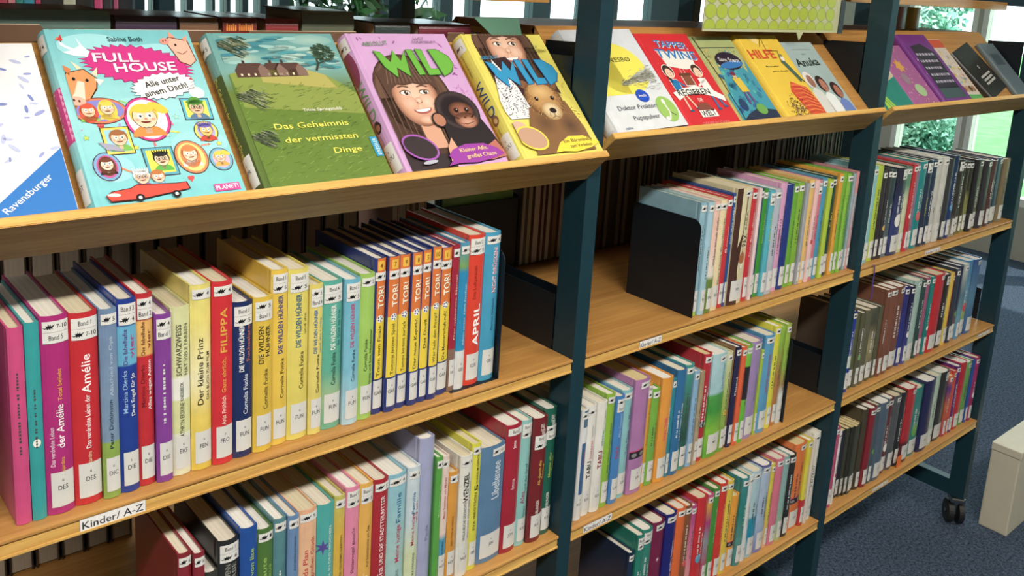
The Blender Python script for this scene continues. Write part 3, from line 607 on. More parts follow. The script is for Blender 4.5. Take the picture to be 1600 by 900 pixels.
# ------------------------------------------------------------------ the shelving unit
UX, UY = .45, .29
H = {1: F0, 2: F0-.3227, 3: F0-.6334}
PX = [-.9155, -.0155, .8845, 1.7845]      # centres of the four frames
unit = empty('library_shelving_unit', (UX, UY, 0), 'long double-sided library shelving unit on castors, dark teal steel frame with beech shelves', 'bookshelf')
TOPZ = F0+.62
for px in PX:
    for yy in (0, .53):
        box('upright_post', (px-.0155, px+.0145, yy, yy+.05, .093, TOPZ+.03), STEEL, unit, .0015)
        cx, cy = px, yy+.025
        rz_ = -.85+.3*math.sin(px*7+yy*9)
        c = box('castor', (cx-.022, cx+.022, cy-.022, cy+.022, .074, .093), CHROME, unit, .006)
        box('fork', (cx-.006, cx+.006, cy-.010, cy+.020, .03, .076), CHROME, c)
        for s in (-1, 1):
            cyl('wheel', (cx+s*.0155, cy+.006, .036), .036, .016, 'x', RUBBER, c, 28)
        cyl('axle', (cx, cy+.006, .036), .007, .052, 'x', CHROME, c, 12)
        c.rotation_euler = (0, 0, rz_)
    box('foot_rail', (px-.0155, px+.0145, .05, .53, .093, .143), STEEL, unit, .0015)
    box('top_rail', (px-.0155, px+.0145, .05, .53, TOPZ-.01, TOPZ+.02), STEEL, unit, .0015)
for i in range(3):
    a, b = PX[i]+.0150, PX[i+1]-.0160
    if i == 0: a = PX[0]+.0150
    for r in (1, 2, 3):
        z = H[r]
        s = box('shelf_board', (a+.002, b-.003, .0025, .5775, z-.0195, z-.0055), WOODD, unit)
        box('top_veneer', (a, b, -.001, .581, z-.0055, z), WOOD, s, .0018)
        box('front_edge', (a, b-.002, .0006, .0025, z-.0200, z-.0072), WOODL, s)
        box('rear_edge', (a, b-.002, .5775, .5812, z-.0200, z-.0072), WOODL, s)
        box('bottom_lip', (a, b, -.0005, .5805, z-.0232, z-.0196), WOODL, s, .0008)
        for xx in (a, b-.0015):
            box('shelf_bracket', (xx, xx+.0015, .051, .529, z+.0005, z+.097), BLACK, unit)
    box('support_beam', (a, b, .27, .31, H[3]-.085, H[3]-.024), STEEL, unit)
    # top board
    zt = F0+(.570 if i == 0 else .597)
    s = box('top_board', (a, b, .114, .466, zt, zt+.022), WOOD, unit, .001)
# sloping display ledges, front and rear
LP = [(-.037, .3576), (-.0160, .3780), (-.0160, .3780)]
S45 = math.sqrt(.5)
def loc2w(P, u, n): return (P[0]+(u-n)*S45, P[1]+(u+n)*S45)
for i in range(3):
    a, b = PX[i]+.0155, PX[i+1]-.0165; P = LP[i]; w = b-a
    for side in (0, 1):
        e = bpy.data.objects.new('display_ledge', mesh('slope', *_m) if 0 else None) if 0 else None
        vs = boxv(0, w, .0, .245, -.044, -.032)
        me = mesh('display_ledge', vs, BF)
        o = link('display_ledge', me, WOOD, unit)
        if side == 0: o.location = Vector((a, P[0], P[1]+F0))-unit.location; o.rotation_euler = (math.pi/4, 0, 0)
        else: o.location = Vector((b, .58-P[0], P[1]+F0))-unit.location; o.rotation_euler = (math.pi/4, 0, math.pi)
        lip = link('front_lip', mesh('front_lip', boxv(0, w, -.0112, 0, -.066, 0), BF), WOODL, o)
        bm = bmesh.new(); bm.from_mesh(lip.data); bmesh.ops.bevel(bm, geom=list(bm.edges), offset=.0008, segments=2, affect='EDGES'); bm.to_mesh(lip.data); bm.free()
    ap = loc2w(P, .245, -.032)
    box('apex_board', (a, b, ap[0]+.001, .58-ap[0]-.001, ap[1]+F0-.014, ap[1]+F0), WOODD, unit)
    for xx in (a-.0002, b+.0002-.0015):
        pts = []
        zt = P[1]+F0+.134
        # side plate carrying the slope
        extrude('side_plate', [(.051-UY, P[1]+F0-.01), (.051-UY, zt), (.150-UY, zt-.004), (.150-UY, P[1]+F0+.06), (.08-UY, P[1]+F0-.01)], 'x', xx-UX, xx-UX+.0015, BLACK, unit)
# brown stop plates with bevelled corners along the top of the first slope
PL = flat('brown_stop_plate', '6a4f3c', .4, .4, var=.1, scale=20); LT = flat('pale_plate_edge', 'c8b49a', .5)  # second colour draws a paler line along each plate's top edge
lx = PX[0]+.0155
for (xa, xb, hh) in ((-.90, -.757, .017), (-.745, -.545, .010), (-.530, -.345, .010), (-.205, -.150, .009)):
    pp = [(xa-lx, .2385), (xb-lx, .2385), (xb-lx-.012, .236+hh+.01), (xa-lx+.012, .236+hh+.01)]
    led = [o for o in bpy.data.objects if o.name.startswith('display_ledge')][0]
    q = extrude('stop_plate', pp, 'z', -.0320, -.0305, PL, led)
    extrude('plate_edge', [(pp[3][0], pp[3][1]), (pp[2][0], pp[2][1]), (pp[2][0], pp[2][1]+.0012), (pp[3][0], pp[3][1]+.0012)], 'z', -.0322, -.0302, LT, q)
# paper labels on the shelf edges
def shelf_label(X, z, w, h, txt, par='shelf_board', col='22242c', bgc='f4f2f0'):
    A = Art(); A.rect(-w/2, w/2, 0, h, 'a8a4a0', 0); A.rect(-w/2+.0006, w/2-.0006, .0006, h-.0006, bgc, 1)
    A.text(txt, -w*.46, h*.22, w*.92, h*.56, col, 2)
    A.build('shelf_label', unit, lambda x, y, l: (X+x-UX, .0004-l-UY, z+y), .0002)
shelf_label(-.757, H[1]-.0215, .072, .0165, 'Kinder/ A-Z'); shelf_label(.165, H[1]-.0218, .060, .0150, 'Kinder/ A-Z'); shelf_label(.066, H[2]-.0218, .074, .0165, 'Kinder/ A-Z')
shelf_label(1.265, H[1]-.0218, .085, .0120, 'Kinder/ A-Z', col='6a4a7a'); shelf_label(1.70, H[2]-.0218, .085, .0120, 'Kinder/ A-Z', col='6a6a6a'); shelf_label(1.175, H[3]-.0218, .085, .0120, 'Kinder/ A-Z', col='8a8a8a')

# ------------------------------------------------------------------ books
def arc_fn(W, b): return lambda x: b*(2*x/W)**2
def cover_mesh(W, Hh, D, b, t, groove=True):
    """hard cover standing on z=0, spine bulging to y=0, open towards y=D, centred on x"""
    n = 6; out = [(-W/2, D)]
    if groove: out += [(-W/2, b+.011), (-W/2+.0009, b+.0075), (-W/2, b+.004)]
    out += [(-W/2+W*i/n, b*(2*(i/n-.5))**2) for i in range(n+1)]
    if groove: out += [(W/2, b+.004), (W/2-.0009, b+.0075), (W/2, b+.011)]
    out += [(W/2, D)]
    wi = W/2-t; inn = [(-wi, D)]
    if groove: inn += [(-wi, b+.011), (-wi+.0005, b+.0075), (-wi, b+.004)]
    inn += [(-wi+2*wi*i/n, b*(2*(i/n-.5))**2+t) for i in range(n+1)]
    if groove: inn += [(wi, b+.004), (wi-.0005, b+.0075), (wi, b+.011)]
    inn += [(wi, D)]
    N = len(out); vs = []
    for z in (0, Hh):
        vs += [(x, y, z) for x, y in out]+[(x, y, z) for x, y in inn]
    fs = []
    for i in range(N-1):
        fs += [(i, i+1, 2*N+i+1, 2*N+i), (N+i+1, N+i, 3*N+i, 3*N+i+1), (2*N+i, 2*N+i+1, 3*N+i+1, 3*N+i), (i+1, i, N+i, N+i+1)]
    fs += [(0, 2*N, 3*N, N), (N-1, 2*N-1, 4*N-1, 3*N-1)]
    return vs, fs
def page_mesh(W, Hh, D, b, t, inset, tin):
    n = 6; wi = W/2-t-.0002
    pr = [(-wi, D-tin), *[(-wi+2*wi*i/n, b*1.6*(2*(i/n-.5))**2+t+.0008) for i in range(n+1)], (wi, D-tin)]
    N = len(pr); vs = [(x, y, inset) for x, y in pr]+[(x, y, Hh-inset) for x, y in pr]
    return vs, [tuple(range(N)), tuple(range(N, 2*N))]+[(i, (i+1) % N, N+(i+1) % N, N+i) for i in range(N)]
DRAGON = [(-.62, -.02), (-.36, -.10), (-.22, -.02), (-.30, .18), (-.12, .10), (-.04, .30), (.06, .14), (.20, .30), (.22, .10), (.38, .16), (.60, .30), (.46, .04), (.34, -.06), (.40, -.24), (.20, -.12), (.12, -.30), (.0, -.14), (-.16, -.28), (-.20, -.14), (-.40, -.20)]
def dark(h):
    if len(h) == 3: return h == 'BRB'
    c = h.split(':')[0] if h[:4] != 'BAND' else h[5:]
    return sum(int(c[i:i+2], 16)*k for i, k in ((0, .3), (2, .6), (4, .1))) < 120
PGS = ['e9e3d5', 'e6dcc4', 'efece4', 'dccfae', 'e2d8c6', 'ebe6dc']
def spine_art(e, W, Hh, b, colr, code, stick, titles, rr, sp=None, detail=True):
    arc = arc_fn(W, b)
    mp = lambda x, z, l: (x, arc(max(-W/2, min(W/2, x)))-l, z)
    A = Art()
    if colr == 'TOR':
        num, tt = titles.split(':')
        xl = -W*.5+.004 if num in ('4', '1') else -W*.5+.0012
        A.rect(xl, W*.5, .052, Hh*.62, 'eed21c', 0, 4); A.rect(xl, W*.5, Hh*.62, Hh, 'e0762c', 0, 4)
        A.rect(W*.02-.005, W*.02+.005, Hh*.925, Hh*.925+.013, 'f0bc30', 1); A.ctext(num, W*.02, Hh*.925+.003, .007, '7a3a14', 2, .008)
        for lay, dx, cc in ((1, .0006, '6a3010'), (2, 0, 'fbf3dc')): A.text('#TOR!', W*.34+dx, Hh*.685-dx, Hh*.14, W*.52, cc, lay, 90)
        A.ell(W*.04, Hh*.618, .0052, .0052, 'f4f4f6', 1, n=14)
        for q in range(5): A.ell(W*.04+.0032*math.cos(q*1.256), Hh*.618+.0032*math.sin(q*1.256), .0013, .0013, '2c3a7c', 2, n=6)
        ln = min(.33, .021*len(tt)); z0 = .245 if len(tt) > 12 else .36
        A.text(tt, W*.14, Hh*z0, Hh*ln, min(.0052, W*.3), '2a2a2a', 2, 90)
    else:
        if colr == 'PAX':
            A.rect(-W*.5, -W*.22, .0, Hh, '4c3028', 0, 3); A.poly([(-W*.22, 0), (-W*.22, Hh*.5), (W*.02, Hh*.62), (W*.1, Hh*.95), (W*.16, Hh*.95), (W*.04, Hh*.56), (-W*.1, Hh*.3), (W*.1, 0)], '4c3028', 1)
            A.ell(W*.15, Hh*.40, W*.2, Hh*.05, 'b06a3c', 1); A.poly([(W*.1, Hh*.43), (W*.13, Hh*.5), (W*.2, Hh*.44)], 'b06a3c', 1); A.ell(W*.15, Hh*.33, W*.1, Hh*.02, 'f4ece0', 2)
        if colr == 'BRB':
            for za, zb, cc in ((0, .3, '283c9c'), (.3, .45, 'd8e0d4'), (.45, 1, '283c9c')): A.rect(-W*.46, W*.5, Hh*za, Hh*zb, cc, 0, 5)
        if colr == 'WBL': A.rect(-W*.2, W*.42, Hh*.2, Hh*.70, '3c6494', 0, 3); A.rect(-W*.2, W*.42, Hh*.84, Hh*.99, '50708c', 0, 3)
        if colr[:4] == 'BAND':
            A.rect(-W*.5, W*.5, Hh*.315, Hh*.375, '2c262a', 0, 6); A.rect(-W*.5, W*.5, Hh*.375, Hh*.385, 'd0386c', 0, 6)
            for s in (-1, 1): A.ell(s*W*.25, Hh*.345, W*.16, Hh*.018, '8a8488', 1, n=12)
        for tl in [q for q in titles.split('|') if q]:
            tx, z0, z1, sz, xc, cc = tl.split(';'); z0, z1, sz, xc = float(z0), float(z1), float(sz), float(xc)
            if tx == '*': A.star(xc*W, Hh*(z0+z1)/2, W*sz*.5, cc, 1, 6, .35)
            else: A.text(tx, (xc+sz*.42)*W, Hh*z0, Hh*(z1-z0), W*sz*.8, cc, 2, 90)
        if not titles and detail and W > .012 and 'TW' not in code and code != 'TOL':
            cc = 'd8dcd8' if dark(colr) else '4c4c4c'; z = Hh*.34
            for ln in (-.02,) if W < .02 else (-.14, .2):
                z = Hh*rr.uniform(.32, .42); ze = Hh*rr.uniform(.6, .8)
                while z < ze:
                    dz = rr.uniform(.0015, .0035); hh = W*rr.uniform(.10, .17); A.rect(ln*W-hh/2, ln*W+hh/2, z, z+dz, cc, 1); z += dz+rr.choice((.001, .0012, .004))
        if detail and rr.random() < .35 and len(titles) < 3 and W > .014 and colr[:4] != 'BAND':
            cc = rr.choice(['f0c040', 'e05050', '50a0c8', 'f0f0e8', '70b050']); A.ell(0, Hh*rr.uniform(.25, .32)+.02, W*.28, W*.34, cc, 1, n=12)
    cu = [W*k/10 for k in (-4, -3, -2, -1, 0, 1, 2, 3, 4)] if b > .001 else ()
    A.build('spine_title', e, mp, cuts=cu)
    if code:
        B = Art(); ws = -W*.34; we = W*.5-.0004; B.rect(ws, we, .0085, .050, 'dadad6', 0, 6)
        if code == 'u': code = 'HOF'
        cx = (ws+we)/2; B.ctext('u', cx, .0385, .0042, '33343a', 1, .01); B.ctext(code, cx, .0285, min(.0058, W*.3), '33343a', 1, (we-ws)*.8)
        B.build('shelf_mark', e, lambda x, z, l: mp(x, z, l+.0003), cuts=cu)
    if stick:
        B = Art(); low = stick[0] == '^'; st = stick.lstrip('~^').split('|'); z = Hh-(.030 if low else .005)
        if colr == 'TOR': z = Hh*.915
        for s in st:
            h = .0125; z -= h; x_0, x_1 = -W*.42, W*.49
            if W > .035: x_0 = x_1-.028
            B.rect(x_0, x_1, z, z+h-.0003, 'e4e4e0', 0, 5); cx = (x_0+x_1)/2; ww = x_1-x_0
            if s[0] == 'B': B.ctext('Band '+s[1:], cx, z+.0036, .0056, '2c2c30', 1, ww*.82, k=.7)
            else:
                dw = ww*(.5 if len(s) == 1 else .38); dc = x_0+dw*.62; B.poly([(dc+px_*dw, z+.006+py_*.0105) for px_, py_ in DRAGON], '141416', 1)
                B.text(s, x_0+ww*(.72 if len(s) == 1 else .52), z+.0035, ww*(.16 if len(s) == 1 else .42), .0052, '2c2c30', 1)
        B.build('age_sticker', e, lambda x, z, l: mp(x, z, l+.0006), cuts=cu)
def make_book(X, yf, z, W, Hh, D, colr, code, stick, titles, label, group, rr, rot=0, pages=None, soft=False, detail=True, name='book', art=True):
    e = empty(name, (X, yf, z+.0007), label, 'book', group, (0, 0, rot) if rot else None)
    b = 0 if soft else min(.0045, W*.17); t = .0006 if soft else .0021
    base = {'TOR': '283a80', 'PAX': 'e6dcae', 'WBL': 'e6e8ea', 'BRB': '5a4a3e'}.get(colr, colr.replace('BAND:', ''))
    vs, fs = cover_mesh(W, Hh, D, b, t, not soft)
    link('cover', mesh('cover', vs, fs), cover_mat(base), e)
    vs, fs = page_mesh(W, Hh, D, b, t, .0002 if soft else .0028, .0005 if soft else .003)
    link('page_block', mesh('page_block', vs, fs), pages_mat(pages or rr.choice(PGS)), e)
    if art: spine_art(e, W, Hh, b, colr, code, stick, titles, rr, detail=detail)
    return e
ROWN = {'11': ("left bay, upper shelf", 'books on the upper shelf of the left bay'), '12': ("left bay, second shelf", 'books on the second shelf of the left bay'),
 '21': ("middle bay, upper shelf", 'books on the upper shelf of the middle bay'), '22': ("middle bay, middle shelf", 'books on the middle shelf of the middle bay'), '23': ("middle bay, bottom shelf", 'books on the bottom shelf of the middle bay'),
 '31': ("far bay, upper shelf", 'books on the upper shelf of the far bay'), '32': ("far bay, middle shelf", 'books on the middle shelf of the far bay'), '33': ("far bay, bottom shelf", 'books on the bottom shelf of the far bay')}
for key, rows in ROWS.items():
    rr = random.Random(int(key)); zz = H[int(key[1])]; fr = 1.0; A0 = rows[0][0]
    lim = {'1': -.034, '2': .8655, '3': 1.763}[key[0]]; endx = rows[-1][0]+rows[-1][1]
    if endx > lim: fr = (lim-A0)/(endx-A0)
    for i, (X, Wd, Hh, c, code, st, tt) in enumerate(rows):
        X = A0+(X-A0)*fr; Wd *= fr
        if key == '33' and i == 0: X += .001; Wd -= .001
        cn = {'TOR': 'orange and yellow', 'PAX': 'cream and brown', 'WBL': 'white and blue', 'BRB': 'brown-covered, blue-spined'}.get(c) or colname(c)
        if c[:4] == 'BAND': cn += ' black-banded'
        elif '/' in c:
            hs = [q.split(':')[0] for q in c.split('/')]; c2 = colname(hs[0])
            if c2 != colname(hs[-1]): cn = colname(hs[-1])+' and '+c2
        low = 'short ' if Hh < .19 and key != '31' else 'tall ' if Hh > .25 else ''
        lab = '%s%s hardcover, %s from left, %s' % (low, cn, ordn(i), ROWN[key][0])
        D = Hh*rr.uniform(.66, .71)+.004
        if key == '33' and 3 <= i <= 9: D = .13; yj = .004+.0035*abs(i-7)
        else: yj = rr.uniform(-.0035, .0035)
        make_book(X+Wd/2, .0155+yj, zz, Wd-.0007, Hh-rr.uniform(0, .001), D, c, code, st, tt, lab, ROWN[key][1], rr, detail=key[0] != '3' or i % 2 == 0, pages='dcc890' if (c[:4] == 'BAND' or (key == '33' and 2 < i < 10)) else None, soft=(key == '33' and 2 < i < 10))

# rear-side rows, fore-edges towards the camera
def rear_row(xa, xb, row, wr, hr, pal, phr, seed, pages='b8ac98', uniform=False):
    rr = random.Random(seed); x = xa; i = 0
    while x < xb:
        w = wr[0] if uniform else rr.uniform(*wr); 
        if x+w > xb: break
        hh = hr[0] if uniform else rr.uniform(*hr); c = rr.choice(pal)
        lab = 'book seen from its page edges, %s from left, %s' % (ordn(i), phr)
        make_book(x+w/2, .41+.15, H[row], w-(.004 if uniform else .001), hh, .15, c, '', '', '', lab, 'books seen page-side, '+phr, rr, rot=math.pi, pages=rr.choice(['b4a68e', 'c4b8a8', '9a8a70', '8c7454', 'b4a898', '786450']) if not uniform else 'bfb09c', art=False, name='rear_book')
        x += w; i += 1
P1_ = ['3a2c26', '4a3a32', '2c2a2c', '5a4a3c']
rear_row(-.885, -.17, 1, (.0366,), (.285,), P1_, 'rear of left upper shelf', 1, uniform=True)
rear_row(-.895, -.60, 2, (.0366,), (.27,), P1_, 'rear of left second shelf', 2, uniform=True)
P2_ = ['3c3630', '30363e', '644830', '5c2c2c', '3c4044', '66605a', '70502f', '2a2e32', '642c30', '4a4236']
rear_row(.208, .858, 1, (.013, .024), (.235, .29), P2_, 'rear of middle upper shelf', 3)
rear_row(.912, 1.50, 1, (.014, .030), (.235, .285), P2_, 'rear of far upper shelf', 13)
rear_row(.012, .30, 2, (.014, .026), (.22, .26), P2_, 'rear of middle bay middle shelf', 4)
# rear books and book end in the gap of the left bay
rear_row(-.118, -.040, 1, (.012, .020), (.25, .28), ['c8a070', 'd8b0a0', '8a6a40', 'b0a898'], 'rear gap of left upper shelf', 9)

def bookend(X, z, D0, D1, hh, label, back=False, foot=.10, sgn=-1):
    e = empty('bookend', (X, D0, z+.0002), label, 'bookend', 'black steel bookends')
    foot = -abs(foot)
    r = .018; L = D1-D0
    pr = [(0, 0), (L, 0), (L, hh)]+[(r-r*math.sin(k*math.pi/10), hh-r+r*math.cos(k*math.pi/10)) for k in range(6)]
    extrude('upright_plate', pr, 'x', 0, .0016, BLACK, e)
    # thin foot slid under the neighbouring books
    if foot: extrude('foot_plate', [(0, 0), (foot, 0), (foot, .0004), (0, .0004)], 'y', .0, L, BLACK, e)
    return e
bookend(-.1825, H[1], .012, .165, .205, 'black steel bookend right of the light blue book on the left upper shelf', sgn=-1, foot=.09)
bookend(.2935, H[1], .012, .178, .189, 'black steel bookend left of the books on the middle upper shelf', sgn=-1, foot=.0)
bookend(.6655, H[2], .012, .165, .20, 'black steel bookend right of the books on the middle bay middle shelf', sgn=-1, foot=.0)
bookend(.2010, H[1], .412, .56, .160, 'dark steel bookend on the rear half, seen between the blue book and the first post', foot=0)
e = empty('magazine_file', (.110, .49, H[1]+.0006), 'black magazine file standing on the rear half behind the light blue book', 'magazine file')
FB = flat('black_card', '1a1c20', .55)
box('front_panel', (.002, .198, .412, .415, H[1]+.0006, H[1]+.155), FB, e); box('side_panel', (.002, .0045, .4155, .565, H[1]+.0006, H[1]+.155), FB, e); box('side_panel', (.1955, .198, .4155, .565, H[1]+.0006, H[1]+.155), FB, e); box('base', (.005, .195, .4155, .565, H[1]+.0006, H[1]+.004), FB, e)
for k_, (c_, lab_) in enumerate((('7aa04a', 'green magazine in the black file, nearest the camera'), ('3c78a8', 'blue magazine in the black file, behind the green one'), ('a8b4b8', 'grey magazine in the black file, last one'))):
    m_ = empty('magazine', (.108, .425+.012*k_, H[1]+.0048), lab_, 'magazine', 'magazines in the black file'); box('pages', (.008, .19-.006*k_, .421+.012*k_, .426+.012*k_, H[1]+.0048, H[1]+.198+.008*k_), flat('mag_'+c_, c_, .4, var=.25, scale=14), m_)

# ------------------------------------------------------------------ books lying face-up on the sloping ledges
def flat_book(led, X, W, Hh, T, e_top, colr, label, paint, spine=None, rotz=0., u0=.0006, code='', stick=''):
    """W cover width, Hh cover height, T thickness; spine to the left. local: x across, y up the slope, z out of it"""
    P = LP[led]; n0 = -.032+.0003
    root = bpy.data.objects.new('picture_book', None); COL.objects.link(root); root.empty_display_size = .05
    y, z = loc2w(P, u0, n0); root.location = (X, y, z+F0); root.rotation_euler = (math.pi/4, 0, 0)
    if rotz: root.rotation_euler = (Matrix.Rotation(math.pi/4, 3, 'X') @ Matrix.Rotation(rotz, 3, 'Z')).to_euler()
    root['label'] = label; root['category'] = 'book'; root['group'] = 'picture books displayed face-up on the sloping ledges'
    b = min(.0045, T*.18)
    cm = lambda v: (v[1], v[2], v[0]+T/2)          # thickness->z, depth->x, height->y
    vs, fs = cover_mesh(T, Hh, W, b, .0024); me = mesh('cover', [cm(v) for v in vs], fs); link('cover', me, cover_mat(colr, 1, .06), root)
    vs, fs = page_mesh(T, Hh, W, b, .0024, .003, .003); link('page_block', mesh('page_block', [cm(v) for v in vs], fs), pages_mat('e9e3d5'), root)
    A = Art(); A.clip = (b+.0085, W-.0006, .0006, Hh-.0006); paint(A, W, Hh); A.build('cover_picture', root, lambda x, y, l: (x, y, T+l))
    if spine:
        S_ = Art(); spine(S_, T, Hh); arc = arc_fn(T, b)
        S_.build('spine_print', root, lambda x, y, l: (arc(max(-T/2, min(T/2, x)))-l, y, x+T/2), cuts=[T*k/10 for k in (-4, -3, -2, -1, 0, 1, 2, 3, 4)])
    if code:
        S_ = Art(); arc = arc_fn(T, b); S_.rect(-T*.5+.0004, T*.42, .010, .052, 'efefec', 0, 6); S_.ctext('u', 0, .040, .0045, '33343a', 1, .01); S_.ctext(code, 0, .029, .0062, '33343a', 1, T*.7)
        S_.build('shelf_mark', root, lambda x, y, l: (arc(max(-T/2, min(T/2, x)))-l-.0003, y, x+T/2), cuts=[T*k/10 for k in (-4, -3, -2, -1, 0, 1, 2, 3, 4)])
    if stick:
        S_ = Art(); arc = arc_fn(T, b); S_.rect(-T*.45, T*.45, Hh-.030, Hh-.006, 'e6e6e2', 0, 6)
        S_.poly([(px_*T*.5-T*.1, Hh-.02+py_*.011) for px_, py_ in DRAGON], '1a1a1c', 1); S_.ctext(stick, T*.28, Hh-.024, .006, '2c2c30', 1, T*.25)
        S_.build('age_sticker', root, lambda x, y, l: (arc(max(-T/2, min(T/2, x)))-l-.0006, y, x+T/2), cuts=[T*k/10 for k in (-4, -3, -2, -1, 0, 1, 2, 3, 4)])
    return root
def face(A, x, y, s, skin, hair, L, style=0, shirt=None, sc='d0d0d0', glasses=False, tilt=0):
    """small cartoon head: s = half face width"""
    if shirt: A.ell(x, y-s*1.9, s*1.35, s*1.1, shirt, L, n=16, a0=0, a1=180)
    if style == 1: A.ell(x, y-s*.3, s*1.35, s*1.9, hair, L, n=18)
    if style == 2:
        A.ell(x+s*1.3, y+s*.9, s*.9, s*.45, hair, L, -35, 14)
    A.ell(x, y+s*.25, s*1.15, s*1.15, hair, L, n=18); A.rect(x-s*.25, x+s*.25, y-s*1.6, y-s*.6, skin, L)
    A.ell(x, y, s, s*1.12, '3a2a24', L+1, tilt, 18); A.ell(x, y, s*.95, s*1.07, skin, L+2, tilt, 18)
    A.ell(x, y+s*.85, s*.95, s*.42, hair, L+3, tilt, 14)
    if style == 3:
        for q in range(-3, 4): A.poly([(x+q*s*.3-s*.2, y+s*.8), (x+q*s*.36, y+s*1.7), (x+q*s*.3+s*.2, y+s*.8)], hair, L+3)
    if style == 4: A.ell(x, y+s*1.0, s*1.25, s*.35, hair, L+3, 0, 14); A.ell(x, y+s*1.15, s*.8, s*.7, hair, L+3, 0, 14, 0, 180)
    for d in (-.38, .38):
        A.ell(x+d*s, y+s*.12, s*.24, s*.28, 'ffffff', L+4, n=10); A.ell(x+d*s+s*.05, y+s*.1, s*.1, s*.13, '202020', L+5, n=8)
        if glasses: A.ring(x+d*s, y+s*.12, s*.36, s*.34, s*.07, '3a3030', skin, L+3)
    A.ell(x+s*.05, y-s*.18, s*.12, s*.1, 'd88a6a', L+4, n=8); A.ell(x, y-s*.42, s*.42, s*.2, '7a2a24', L+4, n=10, a0=180, a1=360)
    for d in (-.65, .65): A.ell(x+d*s, y-s*.25, s*.18, s*.13, 'f0a890', L+4, n=8)

